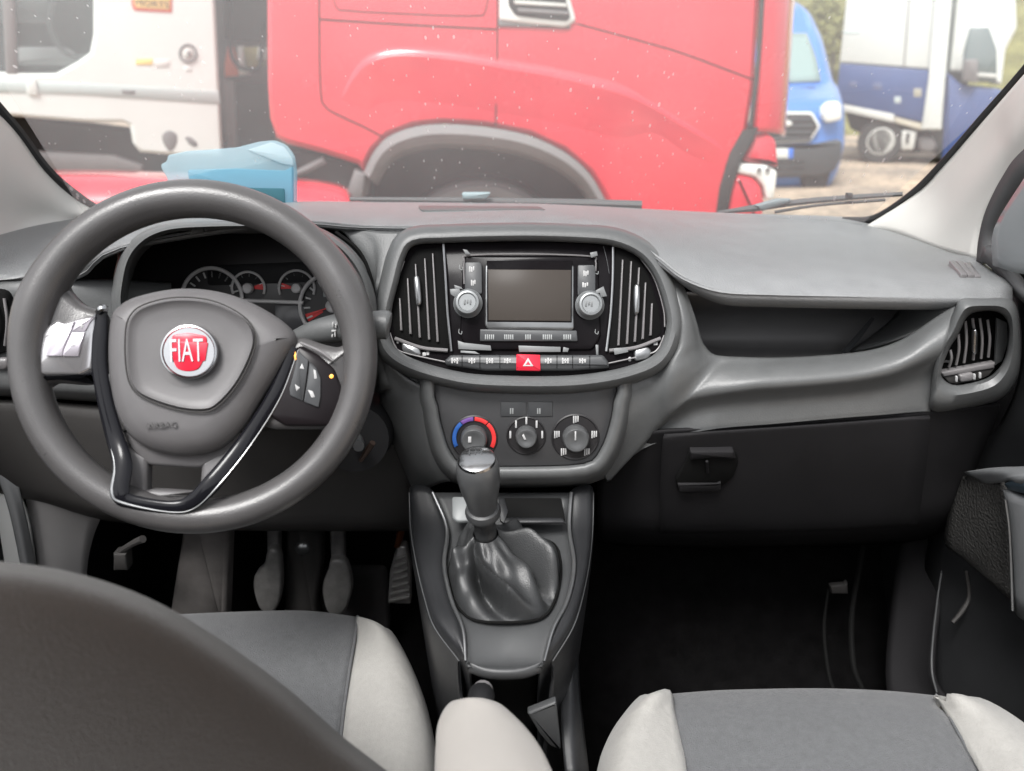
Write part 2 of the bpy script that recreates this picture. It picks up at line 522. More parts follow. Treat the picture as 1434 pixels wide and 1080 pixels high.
def tube(name, pts, rad, m, parent=None, seg=10, closed=False, k=5, flat=1.0, flatdir=None):
    p = cr([V(t) for t in pts], k, closed)
    n = len(p)
    rs = rad if isinstance(rad, (list, tuple)) else None
    loops = []
    up = None
    for i in range(n):
        if closed:
            t = (p[(i + 1) % n] - p[i - 1]).normalized()
        else:
            t = (p[min(i + 1, n - 1)] - p[max(i - 1, 0)]).normalized()
        if flatdir is not None:
            a = flatdir
            b = t.cross(a).normalized(); a = b.cross(t).normalized()
        else:
            if up is None:
                up = frame_of(t)[0]
            up = (up - t * up.dot(t)).normalized()
            a = up; b = t.cross(a).normalized()
        if rs:
            f = i / (n - 1) * (len(rs) - 1); j = min(int(f), len(rs) - 2)
            r = rs[j] * (1 - (f - j)) + rs[j + 1] * (f - j)
        else:
            r = rad
        loops.append([p[i] + a * (r * flat * math.cos(q)) + b * (r * math.sin(q)) for q in (2 * math.pi * s / seg for s in range(seg))])
    if closed:
        loops.append(loops[0])
        return loft(name, loops, m, parent, True)
    return loft(name, loops, m, parent, True, True, True)

def text(name, s, pl, u, v, size, m, parent=None, sx=1.0, h=0.0006, rot=0.0, extr=0.0004):
    cu = bpy.data.curves.new(name, 'FONT')
    cu.body = s; cu.size = size; cu.align_x = 'CENTER'; cu.align_y = 'CENTER'; cu.extrude = extr
    cu.resolution_u = 3
    tmp = bpy.data.objects.new(name + '_tmp', cu)
    col.objects.link(tmp)
    bpy.context.view_layer.update()
    me = bpy.data.meshes.new_from_object(tmp)
    col.objects.unlink(tmp); bpy.data.objects.remove(tmp)
    x0, y0 = pl.at(u, v)
    c, s_ = math.cos(rot), math.sin(rot)
    for vt in me.vertices:
        x, y = vt.co.x * sx, vt.co.y
        vt.co = pl.w(x0 + x * c - y * s_, y0 + x * s_ + y * c, h + vt.co.z)
    me.materials.clear()
    return link(name, me, m, parent, False)

def rect(u0, v0, u1, v1):
    return [(u0, v0), (u1, v0), (u1, v1), (u0, v1)]
def off_px(pts, d):
    """move a closed pixel outline outwards by d pixels"""
    p = [tuple(q) for q in pts]
    return inset2(p, -d) if area2(p) > 0 else inset2(p[::-1], -d)[::-1]

# ================================================================== THE YARD OUTSIDE
GZ = -0.40
me = bpy.data.meshes.new('ground')
vs, fs = [], []
NX = 60
for i in range(NX + 1):
    for j in range(NX + 1):
        x = -90 + 180 * i / NX; y = -60 + 200 * j / NX
        vs.append((x, y, GZ + 0.03 * math.sin(x * 0.9) * math.cos(y * 0.7)))
for i in range(NX):
    for j in range(NX):
        fs.append((i * (NX + 1) + j, (i + 1) * (NX + 1) + j, (i + 1) * (NX + 1) + j + 1, i * (NX + 1) + j + 1))
me.from_pydata(vs, [], fs)
ground = link('ground', me, ground_material())
tag(ground, 'sandy gravel yard ground', None, None, 'structure')

# grassy bank behind the vans
M_grass = mat('dry_grass', (0.20, 0.19, 0.075), 0.95, bump=(6, 1.0, 'noise', 0.3), vary=(1.2, 0.35))
rows = []
for k, (y, z) in enumerate(((25, GZ - 0.1), (28, 0.8), (33, 3.2), (40, 6.5), (52, 10.5))):
    rows.append([Vector((x, y + 1.2 * math.sin(x * 0.4 + k), z + (0.5 * math.sin(x * 0.7 + k * 2) if k else 0))) for x in range(-10, 62, 4)])
bank = sheet('grass_bank', rows, M_grass, None, 4, 4, thick=0)
tag(bank, 'dry olive grass bank behind the parked vans', None, None, 'structure')
M_leaf = mat('bush_leaf', (0.15, 0.15, 0.05), 0.8, vary=(2, 0.4))
def bush(c, r, n, label):
    vs, fs = [], []
    for i in range(n):
        d = Vector((random.gauss(0, 1), random.gauss(0, 1), random.gauss(0, 1))).normalized()
        lump = 1 + 0.25 * math.sin(d.x * 5 + c.x) * math.cos(d.z * 4)
        p = c + Vector((d.x * r, d.y * r, max(-0.2, d.z) * r)) * lump * (0.55 + 0.45 * random.random())
        s = 0.05 + 0.05 * random.random()
        a = Vector((random.gauss(0, 1), random.gauss(0, 1), random.gauss(0, 1))).normalized() * s
        b = d.cross(a).normalized() * s * 0.6
        k = len(vs)
        vs += [p - a, p + b, p + a, p - b]; fs.append((k, k + 1, k + 2, k + 3))
    root = thing('bush', label, 'bush', (c.x, c.y, c.z - r), 'bushes on the grass bank')
    me = bpy.data.meshes.new('foliage'); me.from_pydata([tuple(v) for v in vs], [], fs)
    o = link('foliage', me, M_leaf, root, False)
    tube('stem', [Vector((c.x, c.y, c.z - r * 1.3)), Vector((c.x + .05, c.y, c.z - r * .5)), Vector((c.x, c.y + .1, c.z + r * .3))], [0.07, 0.05, 0.02], M_tgrey, root, 6)
bush(P(1168, 62, 27.5), 1.2, 2600, 'green bush on the bank left of the tall white box')
bush(P(1150, 30, 29.5), 0.9, 1800, 'small bush on the bank above the blue van roof')

# ---------------------------------------------------------------- red lorry across the nose
TP = vplane(700, 150, 4.0)
lorry = thing('red_truck', 'red truck cab parked side-on across the windscreen view', 'truck', (TP.o.x, 4.6, GZ))
arch = [(509, 242), (524, 212), (545, 191), (580, 178), (620, 174), (680, 178), (740, 190), (790, 213), (825, 243), (848, 280)]
body_px = [(371, -120), (373, 120), (376, 165), (385, 193), (400, 202), (450, 215), (500, 231)] + arch + \
          [(856, 340), (1006, 340), (1012, 290), (1024, 232), (1048, 184), (1058, 120), (1072, -120)]
slab('cab_body', body_px, TP, 2.1, M_tred, lorry, bev=0.03, angle=30)
# front corner that turns away to the cab's nose
fr = []
for v in (-120, -40, 40, 110, 150, 185):
    du = (v + 120) / 305 * 16
    fr.append([(1068 - du * 0.9, v, 4.03), (1080 - du, v, 4.0), (1098 - du, v + 1, 4.03), (1114 - du * 1.1, v + 3, 4.12), (1121 - du * 1.3, v + 5, 4.35), (1120 - du * 1.3, v + 6, 4.9)])
sheet('front_corner', fr, M_tred, lorry, 5, 4, 0.02)
tube('corner_seam', [TP.pw(1072, -120, .004), TP.pw(1066, 20, .004), TP.pw(1060, 100, .004), TP.pw(1051, 178, .004)], 0.011, M_tdark, lorry, 6)
slab('bumper_gap', [(1040, 183), (1062, 178), (1056, 196), (1038, 226), (1026, 262), (1018, 305), (1002, 305), (1008, 262), (1022, 215)], TP, 0.3, M_tdark, lorry, bev=0.004, front=0.006)
slab('bumper_corner', [(1055, 190), (1074, 184), (1088, 198), (1091, 236), (1076, 230), (1040, 226)], TP, 0.5, M_tred, lorry, bev=0.02, front=-0.02, rad=6)
slab('lower_bumper', [(1030, 244), (1056, 249), (1068, 262), (1072, 284), (1068, 320), (1016, 320), (1020, 285)], TP, 0.5, M_tred, lorry, bev=0.03, front=0.0, rad=6)
slab('headlamp', [(1034, 229), (1074, 232), (1089, 241), (1087, 262), (1083, 280), (1074, 280), (1070, 262), (1058, 248), (1032, 243)], TP, 0.35, M_lamp, lorry, bev=0.012, front=-0.01, rad=4)
for uu in (1063, 1075):
    p = TP.pw(uu, 238, -0.004)
    lathe('lamp_bulb', [(0.013, 0), (0.013, 0.006), (0.006, 0.008)], p, Vector((0, -1, 0)), M_tgrey, lorry, 12)
# swage line pressed into the door and wing
sw = [(470, 150), (484, 126), (497, 105), (515, 88), (544, 77), (582, 76), (640, 82), (694, 91), (781, 106), (865, 127), (915, 150), (958, 176), (1000, 200), (1020, 216)]
rw = []
for dv, h in ((-16, -0.004), (-6, 0.002), (-1, 0.014), (2, 0.026), (8, 0.024), (28, 0.014), (55, 0.004), (75, -0.006)):
    rr_ = []
    for i, (u, v) in enumerate(sw):
        e = min(1, i / 3.0, (len(sw) - 1 - i) / 2.0)
        sl = max(0.0, 1 - i / 4.0)
        wd = 0.55 if i > 9 else 1.0
        rr_.append(TP.pw(u + dv * 0.8 * sl, v + dv * wd * (1 - 0.5 * sl), (h * 0.75 + 0.005) * e - 0.004))
    rw.append(rr_)
sheet('swage_line', rw, M_tred, lorry, 4, 4, 0.002)
def seam(pts, r=0.0035, nm='panel_seam', h=0.0015, k=5):
    tube(nm, [TP.pw(u, v, h) for u, v in pts], r, M_seam, lorry, 6, k=k)
seam([(697, -60), (696, 90), (694, 176)])
seam([(447, -60), (447, 40), (449, 128), (456, 150), (480, 164), (510, 178), (536, 192)])
seam([(447, 27), (560, 34), (697, 41)])
seam([(462, -40), (470, 8), (490, 15), (560, 19), (660, 22), (680, 14), (686, -40)], 0.0025)
seam([(808, 33), (900, 58), (960, 76), (1056, 112)], 0.003)
# air intake beside the door
slab('intake_frame', [(699, -40), (699, 29), (742, 34), (792, 39), (807, 29), (788, -40)], TP, 0.05, M_twhite, lorry, bev=0.01, front=0.02, rad=5)
slab('intake_shadow_gap', [(698, 26), (742, 33), (792, 38), (799, 34), (798, 40), (740, 38), (698, 37)], TP, 0.05, M_tgrey, lorry, bev=0.004, front=0.012)
slab('intake_mesh', [(710, -40), (712, 8), (722, 22), (760, 27), (794, 30), (799, 24), (782, -40)], TP, 0.02, M_tdark, lorry, bev=0.003, front=0.0245, rad=4)
for i, dv in enumerate((-6, 6, 17)):
    slab('intake_louvre', [(714 + i * 5, dv - 6), (790 + i * 3, dv - 1), (791 + i * 3, dv + 4), (716 + i * 5, dv)], TP, 0.03, (M_alu if i == 1 else M_tgrey), lorry, bev=0.002, front=0.04)
# wheel arch lip, liner, wheel
outer = cr(arch, 5); k = len(outer)
inner = [(u + (675 - u) * 0.085, v + (300 - v) * 0.20 + 2) for u, v in outer]
deep = [(u + (675 - u) * 0.12, v + (300 - v) * 0.24 + 4) for u, v in outer]
mid = [(u + (675 - u) * 0.045, v + (300 - v) * 0.10 + 1) for u, v in outer]
loft('wheel_arch_lip', [[TP.pw(u, v, -0.01) for u, v in outer], [TP.pw(u, v, 0.035) for u, v in outer],
                        [TP.pw(u, v, 0.055) for u, v in mid], [TP.pw(u, v, 0.02) for u, v in inner], [TP.pw(u, v, -0.25) for u, v in deep]],
     M_tgrey, lorry, closed=False)
slab('arch_liner', [(505, 255), (530, 205), (580, 184), (640, 178), (740, 194), (815, 240), (850, 300), (850, 420), (505, 420)], TP, 0.05, M_tdark, lorry, bev=0.01, front=-0.55)
slab('step_well', [(395, 205), (500, 232), (512, 250), (505, 330), (395, 330)], TP, 0.4, M_tdark, lorry, bev=0.01, front=-0.12)
slab('step_bracket', [(496, 238), (512, 245), (506, 280), (490, 280), (488, 262)], TP, 0.2, M_tgrey, lorry, bev=0.008, front=0.0)
tube('step_strut', [TP.pw(412, 246, -0.08), TP.pw(455, 224, -0.06)], 0.02, M_tgrey, lorry, 8)
wc = TP.pw(672, 250, -0.22); wc = Vector((wc.x, wc.y, wc.z - 0.53))
wheel = lathe('wheel', [(0.30, 0.0), (0.47, -0.02), (0.525, 0.03), (0.53, 0.07), (0.53, 0.25), (0.50, 0.30), (0.30, 0.30)], wc, Vector((0, 1, 0)), M_tyre, lorry, 56)
lathe('rim', [(0.31, 0.01), (0.29, 0.0), (0.27, 0.05), (0.16, 0.07), (0.14, 0.0), (0.10, -0.04), (0.0, -0.045)], wc, Vector((0, 1, 0)), M_alu, wheel, 40)
lathe('sidewall_band', [(0.44, -0.018), (0.465, -0.0235), (0.49, -0.02), (0.515, 0.01), (0.50, 0.02)], wc, Vector((0, 1, 0)), M_tgrey, wheel, 56, caps=False)

# ---------------------------------------------------------------- low red car in front of the lorry
RC = thing('red_car', 'low red car, only its roof edge showing above the dashboard at left', 'car', (-1.6, 3.1, GZ))
rows = []
for dv, dy in ((70, -0.25), (36, -0.22), (8, -0.12), (0, 0.1), (-1, 0.5), (14, 0.75)):
    rows.append([(-80, 246 + dv, 3.0 + dy), (60, 241 + dv, 3.0 + dy), (120, 240 + dv, 3.0 + dy), (230, 243 + dv, 3.0 + dy), (330, 247 + dv, 3.0 + dy), (420, 252 + dv, 3.0 + dy),
                 (466, 258 + dv, 3.0 + dy), (489, 268 + dv * .9, 3.0 + dy), (494, 290 + dv * .6, 3.0 + dy * .8), (494, 330 + dv * .3, 3.0 + dy * .6)])
sheet('roof', rows, M_tred, RC, 4, 4, 0.02)
rp = vplane(200, 300, 3.1)
slab('side_body', [(-60, 300), (480, 305), (500, 420), (-60, 420)], rp, 0.5, M_tred, RC, bev=0.05, rad=10)
slab('side_window', [(-30, 282), (420, 288), (460, 304), (-40, 304)], rp, 0.4, M_wglass, RC, bev=0.02, rad=5)

# ---------------------------------------------------------------- white lorry at left
WP = vplane(150, 100, 5.6, R(24))
wl = thing('white_truck', 'white truck with grey stripe and warning sticker at far left', 'truck', (WP.o.x, 6.5, GZ))
slab('cab_panel', [(131, -140), (131, 48), (126, 74), (106, 88), (78, 103), (40, 103), (-90, 97), (-90, 158), (20, 163), (120, 171), (172, 171), (182, 176), (186, 200), (196, 213), (240, 217), (312, 220), (307, 120), (294, -140)],
     WP, 1.8, M_twhite, wl, bev=0.02, angle=30)
slab('cab_interior', [(-100, -140), (140, -140), (140, 110), (-100, 110)], WP, 0.05, M_tdark, wl, bev=0.005, front=-0.6)
slab('door_pillar', [(-4, -140), (14, -140), (24, 104), (8, 104)], WP, 0.1, M_tgrey, wl, bev=0.01, front=0.0)
slab('cab_seat', [(24, 66), (90, 66), (108, 78), (104, 93), (24, 90)], WP, 0.3, mat('pale_cab_seat', (0.6, 0.55, 0.54), 0.6), wl, bev=0.02, front=-0.2, rad=4)
slab('cab_bench', [(-60, -30), (70, -30), (72, 32), (-60, 30)], WP, 0.1, M_tgrey, wl, bev=0.02, front=-0.45, rad=4)
ring = [WP.pw(112 + 42 * math.cos(t), 28 + 52 * math.sin(t), -0.12) for t in [2 * math.pi * i / 28 for i in range(28)]]
tube('cab_steering_wheel', ring, 0.018, M_tgrey, wl, 8, closed=True, k=2)
slab('window_glass', [(-100, -140), (131, -140), (131, 50), (126, 75), (106, 88), (78, 103), (-100, 100)], WP, 0.006, thin_plastic('cab_side_glass', (0.6, 0.66, 0.66), 0.12), wl, bev=0.001, front=-0.05)
stripe = [(-90, 108), (120, 117), (306, 128), (309, 146), (120, 133), (-90, 126)]
slab('grey_stripe', stripe, WP, 0.02, M_tstripe, wl, bev=0.003, front=0.006)
slab('stripe_bracket', [(37, 110), (50, 111), (54, 134), (38, 133)], WP, 0.03, M_twhite, wl, bev=0.004, front=0.016, rad=3)
slab('stripe_emblem', [(170, 126), (190, 127), (188, 133), (172, 132)], WP, 0.01, M_tgrey, wl, bev=0.001, front=0.008)
slab('warning_sticker', [(184, -40), (241, -40), (241, 18), (188, 15), (184, 8)], WP, 0.01, M_stred, wl, bev=0.001, front=0.004, rad=3)
slab('warning_sticker_face', [(188, -40), (238, -40), (238, 14), (191, 11), (188, 6)], WP, 0.01, M_yellow, wl, bev=0.001, front=0.006, rad=3)
text('sticker_lettering', 'ANGLES', WP, 213, -6, 0.045, M_ink, wl, sx=1.2, h=0.0075, rot=-0.05)
text('sticker_lettering', 'MORTS', WP, 213, 6, 0.052, M_ink, wl, sx=1.25, h=0.0075, rot=-0.05)
slab('yellow_label', [(190, 82), (214, 82), (214, 91), (190, 91)], WP, 0.01, M_yellow, wl, bev=0.001, front=0.004, rad=2)
slab('faint_label', [(216, 84), (238, 84), (236, 94), (216, 94)], WP, 0.01, mat('faint_grey_label', (0.6, 0.6, 0.58), 0.5), wl, bev=0.001, front=0.004, rad=2)
ring = [WP.pw(263 + 11.5 * math.cos(t), 75 + 12 * math.sin(t), 0.004) for t in [2 * math.pi * i / 24 for i in range(24)]]
tube('filler_cap_ring', ring, 0.008, M_tgrey, wl, 6, closed=True, k=2)
slab('filler_cap', cr([(263 + 7 * math.cos(t), 75 + 7.5 * math.sin(t)) for t in [2 * math.pi * i / 8 for i in range(8)]], 3, True), WP, 0.02, M_alu, wl, bev=0.004, front=0.012)
slab('cap_keyhole', [(262, 72), (267, 72), (267, 79), (262, 79)], WP, 0.01, M_tgrey, wl, bev=0.001, front=0.014)
slab('cap_scuff', [(258, 92), (268, 92), (269, 101), (259, 100)], WP, 0.01, mat('grey_scuff', (0.6, 0.61, 0.59), 0.6), wl, bev=0.001, front=0.003, rad=3)
slab('hook_hole', cr([(227, 190), (237, 183), (248, 190), (246, 205), (238, 212), (230, 203)], 4, True), WP, 0.02, M_tgrey, wl, bev=0.002, front=0.003)
slab('hook_hole', cr([(259, 193), (266, 192), (276, 200), (275, 206), (266, 203)], 4, True), WP, 0.02, M_tgrey, wl, bev=0.002, front=0.003)
slab('underside', [(-90, 150), (320, 200), (320, 400), (-90, 400)], WP, 0.5, M_tdark, wl, bev=0.02, front=-0.5)
slab('side_guard', [(-60, 206), (160, 218), (200, 232), (200, 245), (-60, 240)], WP, 0.1, M_tgrey, wl, bev=0.02, front=-0.1)
lathe('wheel', [(0.25, 0.0), (0.46, 0.0), (0.5, 0.05), (0.5, 0.28), (0.25, 0.3)], Vector((WP.pw(60, 150, -.3).x, WP.pw(60, 150, -.3).y, GZ + 0.5)), -WP.n, M_tyre, wl, 40)

# ---------------------------------------------------------------- dark trailer front in the gap
DP = vplane(335, 100, 7.2)
dt = thing('dark_trailer', 'dark grey trailer front in the gap between white and red trucks', 'trailer', (DP.o.x, 8.2, GZ))
slab('front_wall', [(230, -200), (560, -200), (560, 330), (230, 330)], DP, 2.0, M_tgrey, dt, bev=0.02)
slab('chassis_plate', [(310, 112), (380, 118), (380, 330), (310, 330)], DP, 0.2, M_tdark, dt, bev=0.01, front=0.12)
slab('upper_frame', [(312, -200), (380, -200), (380, 52), (352, 60), (312, 56)], DP, 0.2, M_tdark, dt, bev=0.02, front=0.1)
tube('air_hose', [DP.pw(322, -20, .2), DP.pw(322, 60, .22), DP.pw(330, 88, .25), DP.pw(345, 97, .25), DP.pw(364, 92, .22), DP.pw(368, 30, .2)], 0.018, M_black, dt, 8)
tube('frame_upright', [DP.pw(318, 112, .2), DP.pw(324, 230, .2)], 0.06, M_tgrey, dt, 8)
oc = slab('orange_flag', [(318, 66), (325, 64), (332, 86), (333, 106), (314, 108), (314, 92)], DP, 0.02, M_orange, None, bev=0.004, front=0.16, rad=2)
tag(oc, 'orange panel hanging in the dark gap beside the red cab', 'panel')
yb = thing('olive_crate', 'olive and white crate in the gap beside the orange panel', 'crate', DP.pw(345, 95, .2))
slab('side_panel', [(340, 66), (362, 66), (361, 93), (345, 94)], DP, 0.2, M_olive, yb, bev=0.01, front=0.19)
slab('white_upright', [(332, 65), (339, 65), (341, 104), (334, 106)], DP, 0.2, M_twhite, yb, bev=0.006, front=0.2)
slab('white_upright', [(361, 66), (365, 66), (363, 82), (359, 84)], DP, 0.2, M_twhite, yb, bev=0.004, front=0.2)

# ---------------------------------------------------------------- blue van, nose towards us
BY = 12.0
bv = thing('blue_van', 'bright blue van facing us beyond the red cab', 'van', (P(1105, 200, BY).x, BY + 1.5, GZ))
def half(u, cx=1105): return 2 * cx - u
prof = [  # v, Y, right edge u, side depth
    (262, BY + 0.10, 1160, 0.5), (240, BY, 1172, 0.5), (205, BY - 0.02, 1180, 0.6), (196, BY + 0.02, 1181, 0.8), (160, BY + 0.05, 1181, 1.0), (142, BY + 0.18, 1178, 1.2),
    (122, BY + 0.75, 1172, 1.5), (112, BY + 1.0, 1165, 1.6), (60, BY + 1.6, 1152, 1.8), (40, BY + 1.85, 1144, 1.8), (18, BY + 2.1, 1133, 1.8), (6, BY + 2.5, 1118, 2.0), (3, BY + 4, 1112, 2.0)]
rows = []
for v, Y, ue, sdp in prof:
    w = ue - 1105
    rows.append([(1105 - w * .95, v - 2, Y + sdp), (1105 - w, v, Y + 0.15), (1105 - w * .6, v + 1, Y), (1105, v + 1, Y - 0.02), (1105 + w * .6, v + 1, Y), (1105 + w, v, Y + .15), (1105 + w * .97, v - 2, Y + sdp)])
sheet('body', rows, M_blue, bv, 4, 3, 0.02, angle=30)
sheet('windscreen', [[(1052, 113, BY + .93), (1105, 115, BY + .90), (1150, 113, BY + .93)], [(1060, 80, BY + 1.31), (1105, 81, BY + 1.28), (1143, 80, BY + 1.31)], [(1068, 46, BY + 1.68), (1105, 46, BY + 1.65), (1130, 46, BY + 1.68)]], M_wglassl, bv, 4, 3, 0.01)
BP = vplane(1105, 180, BY - 0.08)
slab('grille_surround', [(1060, 157), (1138, 157), (1150, 177), (1135, 200), (1065, 202), (1054, 180)], BP, 0.06, M_lamp, bv, bev=0.02, rad=4)
slab('grille_mesh', [(1064, 160), (1136, 160), (1146, 177), (1133, 197), (1068, 199), (1058, 180)], BP, 0.06, M_tdark, bv, bev=0.01, front=0.012, rad=4)
for v in (165, 174, 183, 192):
    slab('grille_bar', [(1064, v), (1140 - abs(v - 178) * .3, v), (1140 - abs(v - 178) * .3, v + 5), (1064, v + 5)], BP, 0.03, M_bump, bv, bev=0.004, front=0.03)
slab('nose_badge', cr([(1095, 173), (1103, 169), (1110, 173), (1103, 177)], 4, True), BP, 0.03, M_lamp, bv, bev=0.006, front=0.045)
slab('headlight', [(1155, 151), (1172, 141), (1179, 146), (1180, 168), (1158, 173), (1153, 162)], BP, 0.3, M_lamp, bv, bev=0.03, front=0.03, rad=5)
slab('headlight', [(1055, 151), (1038, 141), (1031, 146), (1030, 168), (1052, 173), (1057, 162)], BP, 0.3, M_lamp, bv, bev=0.03, front=0.03, rad=5)
slab('bumper', [(1030, 202), (1138, 203), (1181, 196), (1180, 222), (1170, 240), (1150, 248), (1060, 250), (1032, 240)], BP, 0.5, M_bump, bv, bev=0.05, front=0.06, rad=5)
for v in (226, 234):
    slab('air_slot', [(1080, v), (1125, v - 1), (1128, v + 3), (1080, v + 4)], BP, 0.02, M_tdark, bv, bev=0.002, front=0.064)
slab('bumper_foot', [(1120, 244), (1165, 240), (1158, 262), (1128, 266)], BP, 0.5, M_tdark, bv, bev=0.03, front=-0.02, rad=4)
slab('number_plate', [(1062, 208), (1104, 208), (1104, 222), (1062, 222)], BP, 0.02, M_twhite, bv, bev=0.003, front=0.075)
slab('number_plate_band', [(1104.2, 208), (1111, 208), (1111, 222), (1104.2, 222)], BP, 0.02, mat('plate_blue', (0.03, 0.15, 0.6), 0.5), bv, bev=0.003, front=0.075)
lathe('wheel', [(0.2, 0), (0.33, 0), (0.35, .03), (0.35, .2), (0.2, .22)], Vector((P(1152, 240, BY).x, BY + 0.9, GZ + 0.35)), Vector((1, 0, 0)), M_tyre, bv, 28)
slab('wiper_recess', [(1112, 123), (1142, 122), (1141, 126), (1112, 127)], vplane(1120, 124, BY + 0.72), 0.02, M_tdark, bv, bev=0.004)

# ---------------------------------------------------------------- white and navy box truck at right
XP = vplane(1250, 100, 15.6, R(-27))
bt = thing('box_truck', 'white and navy box truck seen side-on at far right', 'truck', (XP.o.x, 10, GZ))
slab('box_upper', [(1202, -160), (1176, 87), (1306, 97), (1330, -160)], XP, 2.1, M_twhite, bt, bev=0.02)
slab('box_lower', [(1176, 88.5), (1170, 140), (1180, 145), (1292, 172), (1306, 98.5)], XP, 2.1, M_navy, bt, bev=0.02)
slab('box_sill', [(1178, 146), (1252, 160), (1252, 172), (1180, 156)], XP, 0.5, M_alu, bt, bev=0.01, front=0.01)
slab('box_sill', [(1253, 164), (1292, 174), (1291, 183), (1253, 172)], XP, 0.5, mat('sand_sill', (0.45, 0.41, 0.33), 0.6), bt, bev=0.01, front=0.004)
for a, b in (((1283, -120), (1266, 92)), ((1318, -120), (1302, 94))):
    tube('box_seam', [XP.pw(*a, .002), XP.pw(*b, .002)], 0.012, M_tgrey, bt, 6)
M_dimst = mat('faded_sticker', (0.32, 0.30, 0.24), 0.6); M_dimst2 = mat('faded_navy_sticker', (0.09, 0.11, 0.20), 0.6)
for uu, vv, w, h, mm in ((1192, 46, 24, 4, M_tstripe), (1285, 130, 11, 12, M_dimst), (1229, 121, 12, 10, M_dimst2), (1195, 118, 10, 8, M_dimst2), (1257, 140, 9, 9, M_tstripe)):
    slab('box_sticker', rect(uu - w / 2, vv - h / 2, uu + w / 2, vv + h / 2), XP, 0.01, mm, bt, bev=0.001, front=0.004)
slab('white_upright', [(1322, -160), (1346, -160), (1318, 182), (1290, 182), (1300, 110)], XP, 0.5, M_twhite, bt, bev=0.03, front=0.08)  # pale leaning column between box and cab, built as a solid upright
slab('cab_gap', [(1310, -100), (1365, -100), (1350, 250), (1290, 200)], XP, 0.1, M_tstripe, bt, bev=0.01, front=-0.6)
slab('cab_upper', [(1346, -60), (1420, -60), (1424, 40), (1408, 70), (1402, 120), (1340, 100), (1330, 100)], XP, 1.9, M_twhite, bt, bev=0.05, front=-0.1, rad=6)
slab('cab_lower', [(1325, 100), (1346, 118), (1400, 124), (1420, 140), (1430, 240), (1318, 240)], XP, 1.9, M_navy, bt, bev=0.05, front=-0.08, rad=8)
slab('cab_window', [(1358, 38), (1385, 38), (1396, 70), (1396, 116), (1346, 114), (1350, 70)], XP, 0.05, M_wglass, bt, bev=0.01, front=-0.07, rad=4)
slab('wing_mirror', [(1350, 83), (1370, 83), (1369, 116), (1348, 114)], XP, 0.12, M_tgrey, bt, bev=0.02, front=0.1, rad=4)
slab('wing_mirror_arm', [(1369, 102), (1396, 104), (1396, 109), (1369, 107)], XP, 0.05, M_alu, bt, bev=0.005, front=0.05)
slab('chassis', [(1184, 158), (1300, 182), (1316, 214), (1260, 214), (1190, 180)], XP, 1.5, M_tdark, bt, bev=0.03, front=-0.35)
slab('mudguard', [(1262, 182), (1284, 184), (1279, 210), (1262, 211), (1260, 200)], XP, 0.2, M_alu, bt, bev=0.03, front=-0.05, rad=4)
slab('mudguard_slot', [(1269, 186), (1275, 187), (1272, 202), (1268, 202)], XP, 0.02, M_tdark, bt, bev=0.002, front=-0.045)
slab('fuel_tank', [(1284, 192), (1308, 192), (1312, 206), (1304, 214), (1288, 211)], XP, 0.5, M_tgrey, bt, bev=0.04, front=-0.1, rad=5)
wz = GZ + 0.42
for k, uu in enumerate((1232, 1425)):
    c = XP.pw(uu, 205, -0.05); c = Vector((c.x, c.y, wz))
    w = lathe('wheel', [(0.24, 0.02), (0.39, 0.0), (0.42, 0.04), (0.42, 0.5), (0.24, 0.55)], c, -XP.n, M_tyre, bt, 36)
    lathe('rim', [(0.255, 0.02), (0.23, 0.01), (0.21, 0.08), (0.1, 0.12), (0.07, 0.05), (0.0, 0.04)], c, -XP.n, M_alu, w, 28)

# ================================================================== THE CABIN SHELL
# floor, firewall, tunnel
fl = []
for y, z in ((-0.2, 0.0), (0.55, 0.0), (1.0, 0.0), (1.18, 0.06), (1.34, 0.25), (1.40, 0.55), (1.42, 0.86)):
    fl.append([Vector((x, y, z)) for x in (-0.80, -0.4, -0.16, 0.16, 0.4, 0.80)])
floor = sheet('floor', fl, M_carpet, None, 3, 4, 0.01)
tag(floor, 'black carpeted cabin floor and firewall', None, None, 'structure')
tn = []
for y in (-0.2, 0.4, 0.8, 1.1, 1.36):
    tn.append([Vector((-0.13, y, 0.0)), Vector((-0.115, y, 0.14)), Vector((-0.08, y, 0.19)), Vector((0.0, y, 0.20)), Vector((0.08, y, 0.19)), Vector((0.115, y, 0.14)), Vector((0.13, y, 0.0))])
tunnel = sheet('floor_tunnel', tn, M_carpet, None, 3, 3, 0.006)
tag(tunnel, 'black carpeted tunnel hump between the seats', None, None, 'structure')

roof = sheet('roof_lining', [[Vector((x, y, z - 0.10 * (x / .74) ** 4)) for x in (-0.74, -0.5, -0.2, 0.2, 0.5, 0.74)] for y, z in ((0.86, 1.40), (0.83, 1.42), (0.80, 1.44), (0.77, 1.455))], M_pillar, None, 3, 3, 0.02)  # unseen roof, cut to a header strip to let light in from above
tag(roof, 'pale grey roof lining along the windscreen header', None, None, 'structure')
for sx_, nm in ((-1, 'wall_left'), (1, 'wall_right')):
    wl_ = sheet(nm, [[Vector((sx_ * x, y, z)) for y in (0.72, 0.95, 1.2, 1.46)] for x, z in ((0.775, 0.87), (0.76, 0.5), (0.755, 0.1), (0.74, -0.02))], M_dark, None, 3, 3, 0.02)
    tag(wl_, 'dark footwell side wall', None, None, 'structure')
bw = sheet('light_block_back', [[Vector((x, -0.75, z)) for x in (-0.76, 0, 0.76)] for z in (1.25, 0.8, 0.0)], M_kick, None, 2, 2, 0.02)  # unseen low wall added to block light from behind
tag(bw, 'unseen grey wall behind the seats, added to block low light', None, None, 'structure')
